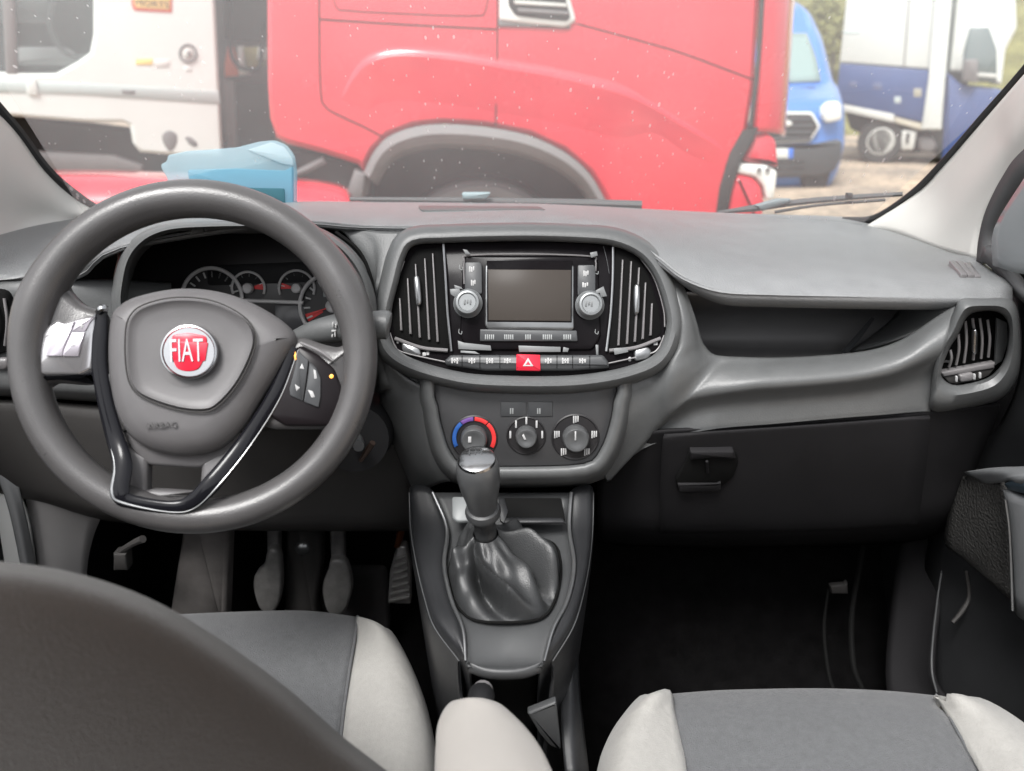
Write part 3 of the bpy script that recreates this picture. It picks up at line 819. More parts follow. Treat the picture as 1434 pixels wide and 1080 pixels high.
for sx_, nm in ((-1, 'light_block_left'), (1, 'light_block_right')):  # unseen side pieces added to block low light from behind
    wl_ = sheet(nm, [[Vector((sx_ * x, y, z)) for y in (-0.75, -0.5, -0.2)] for x, z in ((0.74, 1.35), (0.77, 0.9), (0.76, 0.0))], M_kick, None, 3, 3, 0.02)
    tag(wl_, 'unseen grey side wall behind the front doors, added to block low light', None, None, 'structure')
# windscreen glass
def wsY(v):                     # rake: base far, top near
    return 1.46 - (290 - v) / 290.0 * 0.30 if v < 290 else 1.46
rows = []
for v in (330, 300, 230, 150, 60, -40, -160, -300):
    f = (300 - v) / 300.0
    L = 118 - f * 185; Rr = 1222 + f * 330
    if v > 300: L, Rr = 150, 1195
    y = wsY(v)
    rows.append([(L, v, y - 0.10), (L + (Rr - L) * .25, v - 4, y - 0.02), (L + (Rr - L) * .5, v - 5, y), (L + (Rr - L) * .75, v - 4, y - 0.02), (Rr, v, y - 0.10)])
ws = sheet('windscreen', rows, M_glass, None, 4, 3, 0)
tag(ws, 'dusty windscreen with dried splashes in front of the dashboard', 'windscreen')

# pillars
pl_ = thing('windscreen_pillar', 'pale grey pillar trim at the left edge beside the steering wheel', 'pillar', P(40, 320, 1.25), 'windscreen pillar trims')
sheet('trim', [[(-130, -10, 1.05), (-40, 120, 1.20), (18, 180, 1.27), (62, 237, 1.33), (103, 273, 1.37), (142, 298, 1.40)],
               [(-150, 40, 0.98), (-60, 160, 1.14), (0, 215, 1.22), (48, 262, 1.29), (88, 288, 1.34), (135, 303, 1.37)],
               [(-190, 120, 0.90), (-110, 225, 1.04), (-45, 275, 1.13), (8, 298, 1.22), (50, 308, 1.29), (105, 312, 1.35)],
               [(-240, 260, 0.85), (-190, 330, 0.95), (-120, 365, 1.02), (-40, 358, 1.10), (15, 346, 1.19), (70, 334, 1.28)]], M_pillar, pl_, 5, 5, 0.006)
tube('glass_seal', [(-125, -20, 1.06), (-38, 110, 1.21), (20, 180, 1.28), (63, 237, 1.335), (104, 273, 1.372), (145, 298, 1.40), (200, 306, 1.42)], 0.007, M_seal, pl_, 8, flat=1.6)

pr_ = thing('windscreen_pillar', 'pale grey pillar trim at the right edge above the passenger air vent', 'pillar', P(1300, 340, 1.25), 'windscreen pillar trims')
sheet('trim', [[(1560, -40, 0.97), (1434, 104, 1.10), (1380, 166, 1.18), (1322, 232, 1.27), (1278, 275, 1.33), (1204, 322, 1.38)],
               [(1570, 0, 0.93), (1434, 140, 1.07), (1392, 190, 1.14), (1340, 246, 1.22), (1300, 290, 1.28), (1250, 326, 1.33)],
               [(1580, 50, 0.91), (1436, 175, 1.05), (1402, 215, 1.10), (1360, 270, 1.16), (1330, 315, 1.20), (1310, 348, 1.22)],
               [(1590, 100, 0.92), (1440, 212, 1.05), (1410, 246, 1.09), (1384, 290, 1.12), (1370, 330, 1.13), (1366, 362, 1.12)]], M_pillar, pr_, 5, 5, 0.006)
tube('glass_seal', [(1570, -60, 0.97), (1436, 100, 1.115), (1380, 163, 1.19), (1321, 230, 1.277), (1277, 273, 1.337), (1225, 306, 1.392), (1180, 309, 1.42)], 0.006, M_seal, pr_, 8, flat=1.5)
slabp = None
sheet('door_seal', [[(1580, 88, 0.90), (1438, 205, 1.02), (1405, 245, 1.06), (1380, 295, 1.09), (1370, 335, 1.10), (1367, 366, 1.09)],
                    [(1590, 120, 0.88), (1450, 235, 1.00), (1418, 268, 1.04), (1394, 305, 1.07), (1385, 335, 1.08), (1386, 372, 1.06)]], M_seal2, pr_, 5, 4, 0.012)

# ---------------------------------------------------------------- wipers outside the glass
w1 = thing('wiper', 'long wiper blade lying along the windscreen base in the middle', 'wiper', P(660, 288, 1.52), 'windscreen wipers')
tube('blade', [(490, 279, 1.50), (640, 281, 1.52), (780, 284, 1.52), (899, 287, 1.50)], [0.004, 0.006, 0.008, 0.008], M_seal2, w1, 8)
tube('rubber_edge', [(500, 284, 1.50), (640, 286, 1.515), (780, 289, 1.515), (897, 292, 1.50)], [0.002, 0.004, 0.005, 0.004], M_seal, w1, 6)
slab('clip', [(646, 270), (688, 270), (682, 279), (648, 280)], vplane(665, 275, 1.50), 0.012, mat('pale_blue_clip', (0.20, 0.27, 0.29), 0.5), w1, bev=0.003, rad=4)
w2 = thing('wiper', 'wiper rising towards the right pillar over the sandy ground', 'wiper', P(1080, 294, 1.5), 'windscreen wipers')
tube('blade', [(1005, 298, 1.50), (1060, 291, 1.50), (1120, 283, 1.50), (1200, 276, 1.46), (1264, 272, 1.43)], [0.003, 0.007, 0.006, 0.005, 0.004], M_seal2, w2, 8)
slab('arm', [(1058, 288), (1090, 279), (1108, 279), (1104, 285), (1068, 296)], vplane(1080, 288, 1.49), 0.012, mat('blue_grey_wiper_arm', (0.16, 0.19, 0.2), 0.45), w2, bev=0.003)
tube('rubber_edge', [(1085, 297, 1.49), (1150, 287, 1.48), (1240, 280, 1.44)], 0.003, M_seal, w2, 6)
slab('joint', [(1187, 271), (1195, 271), (1195, 278), (1187, 278)], vplane(1190, 275, 1.45), 0.01, M_seal, w2, bev=0.002)

# ================================================================== DASHBOARD
dash = thing('dashboard', 'grey moulded dashboard spanning the cabin under the windscreen', 'dashboard', (0, 1.1, 0.55))
# top pad: windscreen base -> lip -> tuck under
base = [(-140, 350, 1.05), (-40, 332, 1.16), (40, 316, 1.28), (130, 298, 1.42), (260, 288, 1.46), (420, 282, 1.47), (520, 283, 1.475), (640, 284, 1.475), (740, 285, 1.475), (840, 289, 1.47), (930, 294, 1.47), (1010, 298, 1.46), (1100, 301, 1.45), (1180, 304, 1.43), (1216, 313, 1.39), (1270, 330, 1.30), (1330, 353, 1.18), (1368, 362, 1.11), (1402, 386, 1.05)]
lip  = [(-140, 392, 0.97), (-40, 388, 0.98), (40, 386, 0.985), (110, 384, 0.985), (170, 345, 0.97), (380, 312, 1.0), (505, 317, 1.055), (600, 318, 1.04), (740, 315, 1.035), (840, 319, 1.03), (884, 336, 1.01), (922, 362, 0.985), (958, 388, 0.965), (1010, 405, 0.955), (1080, 409, 0.955), (1160, 411, 0.957), (1260, 413, 0.962), (1340, 414, 0.97), (1418, 413, 0.98)]
r0 = [(u, v, Y + 0.02) for u, v, Y in base]
def mixp(a, b, t, lift):
    return P(a[0] * (1 - t) + b[0] * t, a[1] * (1 - t) + b[1] * t, 1) if False else None
def lerp3(a, b, t, dz=0.0):
    p = V(a) * (1 - t) + V(b) * t
    p.z += dz
    return p
def lipp(l, dv, dy):
    k = min(1.0, max(0.38, (l[0] - 880) / 120.0))
    return P(l[0], l[1] + dv * k, l[2] + dy)
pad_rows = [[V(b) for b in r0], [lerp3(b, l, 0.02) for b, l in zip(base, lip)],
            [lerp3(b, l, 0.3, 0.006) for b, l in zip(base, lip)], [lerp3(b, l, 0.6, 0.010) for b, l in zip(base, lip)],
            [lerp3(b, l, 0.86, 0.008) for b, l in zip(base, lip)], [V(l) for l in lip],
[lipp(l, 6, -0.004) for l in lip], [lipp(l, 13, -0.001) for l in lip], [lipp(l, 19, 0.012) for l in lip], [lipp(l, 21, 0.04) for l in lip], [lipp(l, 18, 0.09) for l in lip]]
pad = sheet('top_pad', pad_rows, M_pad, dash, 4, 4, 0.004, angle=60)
# demister slots in the pad, right end and centre
for a, b in (((1333, 366), (1350, 385)), ((1343, 366), (1360, 386)), ((1354, 368), (1369, 388))):
    q = [lerp3((a[0], a[1], 1.085), (b[0], b[1], 1.025), t, 0.0062) for t in (0, 1)]
    pa = Plane(q[0], Vector((1, 0, 0)), q[0] - q[1])
    x0, y0 = pa.at(*a); x1, y1 = pa.at(*b)
    slab('demister_slot', [(x0 - .004, y0), (x0 + .005, y0), (x1 + .005, y1), (x1 - .004, y1)], pa, 0.01, M_slat, pad, bev=0.001, front=0.001, local=True, rad=0.002)
pa = plane_ab((670, 287, 1.42), (670, 296, 1.28))
slab('demister_strip', [(585, 288), (755, 289), (765, 294), (590, 294)], pa, 0.01, M_fascia, pad, bev=0.0008, front=0.0115, rad=3)

# fascia behind the centre panel, between instrument hood and bezel
sheet('fascia', [[(455, 310, 1.065), (500, 320, 1.055), (560, 324, 1.045), (740, 318, 1.04), (850, 324, 1.04), (890, 348, 1.04)],
                 [(490, 335, 1.05), (520, 345, 1.04), (560, 350, 1.03), (740, 345, 1.04), (860, 352, 1.04), (900, 372, 1.03)],
                 [(518, 395, 1.03), (528, 402, 1.01), (545, 410, 0.995), (740, 420, 1.02), (880, 420, 1.02), (915, 430, 1.01)],
                 [(522, 470, 1.01), (527, 475, 0.99), (538, 480, 0.968), (740, 500, 1.0), (880, 490, 1.0), (910, 490, 0.99)],
                 [(522, 550, 1.01), (530, 550, 0.98), (560, 545, 0.955), (740, 558, 0.96), (860, 548, 0.97), (880, 540, 0.98)]], M_fascia, dash, 5, 5, 0.006)

# ---- centre panel
CPL = plane_ab((740, 340, 1.005), (740, 527, 0.935))
bez = [(580, 343), (624, 339.5), (690, 337.5), (748, 337), (810, 339), (858, 343.5), (895, 360), (918, 390), (932, 434), (933.5, 461), (922, 491), (898, 507.5), (848, 521), (781, 527.6), (681, 526), (631, 519), (580, 504), (552, 486), (543.6, 461), (547, 434), (557, 395), (566, 362)]
bezs = cr(bez, 4, True)
def rimloop(d, h): return [CPL.pw(u, v, h) for u, v in off_px(bezs, d)]
loft('centre_rim', [rimloop(-1.5, -0.02), rimloop(-0.8, 0.006), rimloop(2, 0.0125), rimloop(7, 0.0165), rimloop(13, 0.0165), rimloop(19, 0.011), rimloop(23, -0.002), rimloop(25, -0.02), rimloop(26, -0.06)], M_fascia, dash)
panel = slab('centre_panel', off_px(bezs, -0.5), CPL, 0.02, M_gloss, dash, bev=0.002, front=-0.004)
H = -0.004
# chrome edge lines of the outer vents
for pts in ([(566, 366), (556, 395), (547, 436), (545, 458)], [(546, 466), (553, 484), (566, 494), (628, 508)], [(897, 362), (916, 390), (929, 432), (931, 458)], [(930, 470), (921, 489), (905, 497), (852, 509)]):
    tube('chrome_edge', [CPL.pw(u, v, 0.0) for u, v in pts], 0.0010, M_slat, panel, 8)
# vents : recess + slats + thumb tabs
def vent(outline, slats, tab, tabpos):
    slab('vent_cavity', outline, CPL, 0.004, M_seam, panel, bev=0.0005, front=H + 0.0012)
    for (u0, v0, u1, v1) in slats:
        a0, a1 = CPL.at(u0, v0), CPL.at(u1, v1)
        w = 0.0014
        slab('vent_slat', [(a0[0] - w * .7, a0[1]), (a0[0] + w * .7, a0[1]), (a1[0] + w, a1[1]), (a1[0] - w, a1[1])], CPL, 0.012, M_slat, panel, bev=0.0008, front=H + 0.006, local=True)
    u, v, du = tabpos
    tb = cr([(u - 4.5, v - 17), (u, v - 22), (u + 3.5, v - 17), (u + 4.5 + du, v + 12), (u + 2 + du, v + 19), (u - 2.5 + du, v + 17)], 3, True)
    slab('vent_tab', tb, CPL, 0.008, M_satin, panel, bev=0.002, front=H + 0.011)
vent([(619, 346), (583, 350), (568, 370), (556, 405), (549, 450), (553, 470), (600, 488), (629, 492), (625, 420)],
     [(560, 418, 562, 463), (571, 390, 575, 468), (582, 370, 588, 473), (595, 362, 601, 476), (606, 355, 613, 479)], None, (583.5, 408, 1.5))
vent([(862, 349), (892, 360), (908, 385), (922, 430), (926, 465), (912, 482), (880, 489), (853, 492), (857, 420)],
     [(872, 364, 866, 484), (884, 366, 878, 482), (895, 375, 889, 479), (904, 396, 900, 475), (913, 425, 911, 470)], None, (893, 420, -1.5))
# bright uprights beside the radio
for pts in ([(621, 342), (624, 390), (627, 440), (632, 492)], [(858.5, 346), (858, 390), (855, 440), (849, 492)]):
    tube('chrome_upright', [CPL.pw(u, v, 0.0005) for u, v in pts], 0.0017, M_satin, panel, 8)
tube('film_edge', [CPL.pw(845, 345, -0.003), CPL.pw(850, 365, -0.003), CPL.pw(853, 383, -0.003)], 0.0005, M_knob, panel, 5)
# vent wheels
for pts, a, b in (([(562, 479), (587, 486), (590, 497), (583, 500), (563, 492)], (557, 478), (596, 496)), ([(888, 490), (908, 485), (914, 494), (908, 502), (889, 506)], (882, 503), (920, 480))):
    slab('vent_wheel', pts, CPL, 0.01, M_satin, panel, bev=0.002, front=0.001, rad=5)
for (u, v, w, h) in ((557, 478, 3, 6), (594, 496, 5, 5), (599, 495, 4, 5), (882, 503, 3.5, 6), (918, 481, 6, 5)):
    slab('vent_mark', rect(u - w / 2, v - h / 2, u + w / 2, v + h / 2), CPL, 0.002, M_print, panel, bev=0.0002, front=H + 0.0012, rad=1.2)
tube('vent_bar', [CPL.pw(553, 474, -0.001), CPL.pw(590, 487, 0.0), CPL.pw(627, 491, 0.0)], 0.0026, M_slat, panel, 8)
tube('vent_bar', [CPL.pw(925, 474, -0.001), CPL.pw(890, 487, 0.0), CPL.pw(853, 491, 0.0)], 0.0026, M_slat, panel, 8)

# ---- radio
M_rknob = mat('silver_rotary_knob', (0.20, 0.21, 0.215), 0.38, metal=0.35)
radio = slab('radio', [(652, 357), (832, 357), (838, 364), (842, 470), (830, 490), (655, 490), (644, 470), (648, 364)], CPL, 0.02, M_gloss, dash, bev=0.003, front=0.001, rad=6)
tube('radio_edge', [CPL.pw(650, 398, .002), CPL.pw(650, 366, .002), CPL.pw(657, 358, .002), CPL.pw(740, 356, .002), CPL.pw(826, 359, .002), CPL.pw(834, 366, .002), CPL.pw(834, 380, .002)], 0.0011, M_slat, radio, 6)
slab('screen_surround', [(679, 370), (804, 371), (804, 460), (800, 463), (683, 461), (679, 456)], CPL, 0.01, M_satin, radio, bev=0.002, front=0.0035, rad=4)
slab('screen_mask', [(681.5, 365), (801.5, 365), (801, 452), (682, 451)], CPL, 0.01, M_gloss, radio, bev=0.001, front=0.0042, rad=1)
slab('screen', [(683, 377), (800, 378), (799.5, 450), (684, 449)], CPL, 0.008, M_screen, radio, bev=0.0008, front=0.0048)
slab('key_strip', [(651, 367), (672, 367), (675, 371), (675, 412), (651, 412)], CPL, 0.01, M_key, radio, bev=0.001, front=0.004, rad=3)
slab('key_strip', [(809, 371), (832, 371), (834, 375), (834, 414), (809, 414)], CPL, 0.01, M_key, radio, bev=0.001, front=0.004, rad=3)
slab('key_strip', [(672, 461), (808, 463), (809, 478), (672, 478)], CPL, 0.01, M_key, radio, bev=0.001, front=0.0038, rad=2)
for (u, v, w, h) in ((661, 377, 8, 8), (663, 396, 7, 8), (821, 383, 8, 8), (820, 399, 9, 7)):
    for k in range(3):
        slab('key_icon', rect(u - w / 2 + k * w / 3, v - h / 2 + (k == 1) * 1, u - w / 2 + k * w / 3 + w * .24, v + h / 2 - (k == 2) * 2), CPL, 0.001, M_print, radio, bev=0.0001, front=0.0046, rad=.6)
for (u, w) in ((686, 14), (713, 14), (740, 9), (767, 14), (795, 12)):
    n = int(w / 2.6)
    for k in range(n):
        slab('key_icon', rect(u - w / 2 + k * w / n, 468.5, u - w / 2 + (k + .62) * w / n, 475.5), CPL, 0.001, M_dimprint, radio, bev=0.0001, front=0.0044)
for (u, v) in ((655.5, 425.5), (825.5, 428)):
    o = CPL.pw(u, v, 0.002)
    kn = lathe('rotary_knob', [(0.0185, -0.002), (0.019, 0.004), (0.0165, 0.007), (0.0160, 0.016), (0.0145, 0.018), (0.0120, 0.0185), (0.0105, 0.0165), (0.0, 0.0165)], o, CPL.n, M_rknob, radio, 32)
    for k in range(3):
        slab('knob_mark', rect(u - 5 + k * 4 - 1, v - 6, u - 5 + k * 4 + 1, v + 1 - (k % 2) * 2), CPL, 0.001, M_film, radio, bev=0.0001, front=0.0198)
# protective film tabs and slivers still stuck on; pale strips also paint reflections on it
for pts in ([(630, 405), (643, 404), (646, 411), (637, 416), (631, 412)], [(636, 399), (646, 402), (648, 405), (637, 404)], [(834, 407), (845, 401), (850, 415), (842, 416), (840, 410), (835, 412)], [(648, 349), (654, 350), (659, 356), (652, 356)], [(826, 354), (836, 352), (837, 358), (828, 361)]):
    slab('film_tab', pts, CPL, 0.001, M_film, radio, bev=0.0002, front=0.0075)
for pts in ([(641, 477), (650, 480), (687, 484), (688, 491), (642, 489)], [(645, 491), (665, 492), (672, 496), (645, 494)], [(726, 484), (785, 486), (785, 493), (727, 493)], [(789, 486), (797, 488), (795, 493), (788, 493)], [(859, 488), (878, 487), (880, 493), (861, 497)], [(834, 483), (838, 483), (838, 497), (835, 497)]):
    slab('film_strip_glint', pts, CPL, 0.001, M_film, radio, bev=0.0002, front=0.0035)
for (u, v) in ((646, 374), (836, 380), (645, 464), (836, 464)):
    tube('screw_slot', [CPL.pw(u - 2, v - 3, .0015), CPL.pw(u - 2.5, v + 2, .0015), CPL.pw(u + 1, v + 4, .0015), CPL.pw(u + 2, v, .0015)], 0.0005, M_dimprint, radio, 5)

# ---- switch row under the radio
sw_ = slab('switch_row', [(631, 497), (845, 497), (852, 506), (854, 515), (800, 519), (680, 519), (624, 511), (622, 505)], CPL, 0.02, M_key, dash, bev=0.004, front=0.008, rad=3)
hz = slab('hazard_button', [(723, 496), (756.5, 497), (757, 519.5), (723, 519)], CPL, 0.012, M_red, sw_, bev=0.0012, front=0.0105, rad=1)
slab('hazard_triangle', [(739.5, 501), (747, 513), (732, 513)], CPL, 0.001, M_print, sw_, bev=0.0002, front=0.0112)
slab('hazard_triangle_centre', [(739.5, 505.5), (743, 511), (736, 511)], CPL, 0.001, M_red, sw_, bev=0.0001, front=0.0115)
for u in (647, 672, 700, 723, 757, 780, 802, 826):
    if u not in (723, 757):
        slab('switch_gap', rect(u - .5, 498, u + .5, 516), CPL, 0.001, M_seam, sw_, bev=0.0001, front=0.0084)
for (u, kind) in ((637, 0), (661, 1), (686, 2), (711, 3), (768, 1), (792, 2), (816, 3)):
    for k in range(3):
        hgt = (7, 5, 8, 6)[(k + kind) % 4]
        slab('switch_icon', rect(u - 5 + k * 3.6, 506 - hgt / 2 - .8, u - 5 + k * 3.6 + 2.2, 506 + hgt / 2 - .5), CPL, 0.001, M_print, sw_, bev=0.0001, front=0.0086, rad=.7)
    slab('switch_icon', rect(u - 4.5, 504, u + 5, 505.4), CPL, 0.001, M_print, sw_, bev=0.0001, front=0.0086)

# ---- climate panel and its surround
KPL = plane_ab((735, 558, 0.935), (735, 655, 0.92))
kp = [(613, 528), (730, 526), (857, 528), (860, 562), (853, 600), (840, 632), (818, 650), (738, 654), (655, 652), (632, 636), (620, 604), (613, 570)]
kps = cr(kp, 3, True)
def kl(d, h, ex=None):
    q = []
    for (u, v) in off_px(kps, d):
        q.append(KPL.pw(u, v, h))
    return q
def kouter(d, back):
    q = []
    for (u, v) in off_px(kps, d):
        su = 1.0 + max(0, (570 - v)) * 0
        q.append(KPL.pw(u, v, back))
    return q
def kopen(d, h):
    q = off_px(kps, d)
    i0 = min(range(len(kps)), key=lambda i: (kps[i][0] - 857) ** 2 + (kps[i][1] - 552) ** 2)
    i1 = min(range(i0 + 5, len(kps)), key=lambda i: (kps[i][0] - 613) ** 2 + (kps[i][1] - 546) ** 2)
    q = q[i0:i1 + 1]
    q = [(q[0][0], 528)] + q + [(q[-1][0], 528)]
    return [KPL.pw(u, v, h) for u, v in q]
loft('climate_surround', [kopen(-1, -0.012), kopen(0.5, 0.004), kopen(5, 0.0085), kopen(12, 0.0085), kopen(18, 0.003), kopen(23, -0.012), kopen(29, -0.06)], M_fascia, dash, closed=False, angle=70)
# flared cheeks that run up to the centre rim
sheet('cheek', [[(530, 470, 0.975), (540, 500, 0.955), (562, 525, 0.948), (590, 540, 0.945), (608, 545, 0.948)],
                [(528, 505, 0.985), (540, 540, 0.965), (565, 560, 0.95), (590, 570, 0.940), (604, 575, 0.942)],
                [(532, 560, 1.00), (548, 590, 0.985), (572, 608, 0.955), (592, 612, 0.940), (604, 612, 0.940)],
                [(552, 625, 1.02), (565, 650, 1.005), (583, 655, 0.97), (600, 652, 0.95), (613, 648, 0.944)],
                [(575, 680, 1.04), (582, 690, 1.03), (600, 684, 0.985), (614, 678, 0.96), (630, 674, 0.95)]], M_fascia, dash, 5, 5, 0.005)
clim = slab('climate_panel', off_px(kps, -0.5), KPL, 0.02, mat('climate_panel_plastic', (0.045, 0.045, 0.047), 0.4, bump=(1500, 0.2), vary=(10, 0.08)), dash, bev=0.002, front=-0.003)
kH = -0.003
def dial(u, v, ru, rk, kh):
    cx, cy = KPL.at(u, v)
    r = (KPL.at(u + ru, v)[0] - cx); rk_ = (KPL.at(u + rk, v)[0] - cx)
    o = KPL.w(cx, cy, kH)
    lathe('dial_ring', [(r, -0.001), (r, 0.0012), (r * .95, 0.0022), (r * .9, 0.0008), (0, 0.0008)], o, KPL.n, M_dial, clim, 40)
    tilt = (KPL.n + Vector((0, 0, 0.12))).normalized()
    lathe('dial_knob', [(rk_ * 1.02, 0.0), (rk_, kh * .5), (rk_ * .93, kh * .92), (rk_ * .84, kh), (rk_ * .62, kh), (rk_ * .5, kh * .93), (0, kh * .92)], o, KPL.n, M_knob, clim, 36)
    return cx, cy, r, rk_
cx, cy, r, rk_ = dial(664, 614, 33, 18.5, 0.017)
for a0, a1, mm in ((130, 205, M_bluep), (92, 128, M_purp), (50, 88, M_redp), (-28, 47, M_redp)):
    q = []
    n = 8
    for i in range(n + 1):
        a = R(a0 + (a1 - a0) * i / n); q.append((cx + r * .93 * math.cos(a), cy + r * .93 * math.sin(a)))
    for i in range(n, -1, -1):
        a = R(a0 + (a1 - a0) * i / n); q.append((cx + r * .76 * math.cos(a), cy + r * .76 * math.sin(a)))
    slab('temperature_arc', q, KPL, 0.001, mm, clim, bev=0.0001, front=kH + 0.0018 + 0.001, local=True)
slab('dial_pointer', rect(655.5, 612, 660, 620), KPL, 0.001, M_print, clim, bev=0.0002, front=kH + 0.0172)
cx, cy, r, rk_ = dial(737, 611, 28, 15, 0.016)
for a in (175, 130, 90, 50, 5):
    c_, s_ = math.cos(R(a)), math.sin(R(a))
    x, y = cx + r * .80 * c_, cy + r * .80 * s_
    slab('fan_mark', [(x - .0012, y - .005), (x + .0012, y - .005), (x + .0012, y + .005), (x - .0012, y + .005)], KPL, 0.001, M_print, clim, bev=0.0001, front=kH + 0.0025, local=True)
slab('dial_pointer', [(731, 610), (733.5, 608), (737, 616), (734, 616)], KPL, 0.001, M_print, clim, bev=0.0002, front=kH + 0.0163)
cx, cy, r, rk_ = dial(806, 613, 34, 18.5, 0.017)
for a in (170, 90, 10, 232, 308):
    c_, s_ = math.cos(R(a)), math.sin(R(a))
    x, y = cx + r * .78 * c_, cy + r * .78 * s_
    for k in (-1, 0, 1):
        slab('airflow_mark', [(x + k * .0028 - .0009, y - .0045 + .001 * k), (x + k * .0028 + .0009, y - .0045 + .001 * k), (x + k * .0028 + .0009, y + .0045), (x + k * .0028 - .0009, y + .0045)], KPL, 0.001, M_print, clim, bev=0.0001, front=kH + 0.0025, local=True)
slab('dial_pointer', rect(804.8, 604, 807, 617), KPL, 0.001, M_print, clim, bev=0.0002, front=kH + 0.0172)
for u0, u1, ic in ((701, 737, 717), (739, 774, 755)):
    slab('climate_key', [(u0, 563), (u1, 563), (u1, 584), (u0, 584)], KPL, 0.004, M_key, clim, bev=0.001, front=kH + 0.0014)
    for k in range(2):
        slab('key_icon', rect(ic - 3 + 3 * k, 572, ic - 1 + 3 * k, 580), KPL, 0.001, M_dimprint, clim, bev=0.0001, front=kH + 0.0022)

# ---- right hand fascia: strip beside the centre panel, shelf under the tray
I = [(926, 350, 1.04), (956, 398, 0.995), (973, 442, 0.975), (982, 474, 0.97), (988, 486, 0.971), (994, 493, 0.972), (1001, 497, 0.973), (1012, 499, 0.974), (1034, 500, 0.975), (1085, 501, 0.975), (1150, 498, 0.975), (1215, 491, 0.975), (1262, 476, 0.975), (1302, 450, 0.975), (1340, 423, 0.98)]
O = [(888, 342, 1.05), (908, 386, 1.015), (922, 436, 0.99), (912, 488, 0.968), (880, 532, 0.948), (864, 572, 0.936), (852, 618, 0.938), (850, 674, 0.958), (898, 630, 0.962), (985, 604, 0.945), (1090, 594, 0.94), (1180, 586, 0.94), (1235, 582, 0.942), (1270, 579, 0.945), (1303, 577, 0.948)]
BF = [0.3, 0.45, 0.6, 0.65, 0.7, 0.75, 0.8, 0.85, 0.9, 1, 1, 1, 1, 1, 1]
def fr_row(t, dY): return [P(a[0] * (1 - t) + b[0] * t, a[1] * (1 - t) + b[1] * t, a[2] * (1 - t) + b[2] * t + dY * BF[i_]) for i_, (a, b) in enumerate(zip(I, O))]
sheet('passenger_fascia', [[V((u, v + 1, Y + 0.03)) for u, v, Y in I]] + [fr_row(t, d) for t, d in ((0, 0.0), (0.06, -0.012), (0.17, -0.027), (0.32, -0.036), (0.44, -0.033), (0.54, -0.018), (0.66, -0.006), (0.85, 0.0), (0.97, 0.004), (1.0, 0.010))] + [[V((u, v + 1, Y + 0.05)) for u, v, Y in O]], M_fascia, dash, 5, 4, 0.004, angle=75)
M_tray = mat('tray_plastic', (0.14, 0.138, 0.14), 0.45, bump=(1500, 0.3))
# tray cavity
sheet('dash_core', [[(u, max(v, 375 if u < 150 else 322), 1.13) for u in (-160, 0, 120, 200, 260, 400, 540)] for v in (322, 390, 470, 600)], M_black, dash, 2, 2, 0.004)
us = (958, 985, 1040, 1120, 1200, 1270, 1330)
sheet('tray', [[(u, 412, 0.985) for u in us], [(u, 424, 1.05) for u in us], [(u + (6 if u < 970 else 0), 440, 1.12) for u in us], [(u + (14 if u < 970 else 0), 470, 1.13) for u in us], [(u + (20 if u < 970 else 0), 488, 1.11) for u in us], [(u + (24 if u < 970 else 0), 500, 1.04) for u in us], [(u + (30 if u < 970 else 0), 505, 0.985) for u in us]], M_tray, dash, 4, 4, 0.003)
sheet('tray_end', [[(1330, 414, 0.985), (1300, 416, 1.03), (1270, 420, 1.10)], [(1322, 440, 0.98), (1275, 452, 1.03), (1240, 455, 1.11)], [(1300, 458, 0.98), (1240, 480, 1.02), (1190, 492, 1.08)]], M_fascia, dash, 4, 4, 0.003)
tube('tray_reflection', [(1182, 494, 1.06), (1200, 474, 1.085), (1222, 446, 1.10)], [0.004, 0.005, 0.003], M_key, dash, 6)  # diagonal reflection on the tray wall, modelled as a grey tube

# ---- right air vent
vo_ = [(1318, 520), (1329, 489), (1342, 468), (1351, 448), (1362, 438), (1382, 435), (1400, 438), (1411, 450), (1413, 470), (1408, 500), (1396, 520), (1378, 532), (1340, 540), (1322, 533)]
ho_ = [(1302, 550), (1310, 488), (1324, 460), (1335, 436), (1346, 419), (1377, 418), (1410, 418), (1423, 430), (1428, 465), (1428, 510), (1419, 540), (1396, 561), (1345, 573), (1305, 577)]
def vloop(t, Y0, Y1=None):
    q = [(a[0] * (1 - t) + b[0] * t, a[1] * (1 - t) + b[1] * t) for a, b in zip(vo_, ho_)]
    return cr([P(u, v, Y0) for u, v in q], 4, True)
loft('side_vent_housing', [vloop(-0.06, 1.02), vloop(0.0, 0.952), vloop(0.12, 0.938), vloop(0.4, 0.932), vloop(0.75, 0.938), vloop(0.95, 0.950), vloop(1.0, 0.968), vloop(1.03, 1.05)], M_fascia, dash, angle=60)
VP = vplane(1370, 480, 0.968)
sv = slab('side_vent', cr(vo_, 3, True), VP, 0.02, M_seam, dash, bev=0.001, front=-0.02)
slab('vent_side_wall', [(1397, 446), (1411, 452), (1412, 480), (1404, 506), (1394, 512)], VP, 0.004, M_fascia, sv, bev=0.001, front=-0.006)
for (u0, v0, u1, v1) in ((1331, 490, 1329, 514), (1342, 468, 1339, 511), (1352, 450, 1350, 508), (1362, 446, 1363, 504), (1372, 446, 1374, 502), (1383, 448, 1384, 500)):
    tube('vent_slat', [VP.pw(u0, v0, 0), VP.pw((u0 + u1) / 2 + 2.5, (v0 + v1) / 2, 0.004), VP.pw(u1, v1, 0)], 0.0017, M_slat, sv, 8)
slab('vent_tab', [(1364, 463), (1368, 461), (1370, 466), (1369, 495), (1366, 498), (1363, 494)], VP, 0.006, M_chrome, sv, bev=0.0015, front=0.01, rad=2)
slab('vent_bar', [(1318, 522), (1394, 508), (1393, 516), (1322, 528)], VP, 0.01, M_slat, sv, bev=0.0015, front=0.004)
slab('vent_wheel_pocket', [(1322, 528), (1393, 516), (1385, 526), (1370, 533), (1342, 538), (1330, 537)], VP, 0.004, M_knee, sv, bev=0.001, front=0.001)
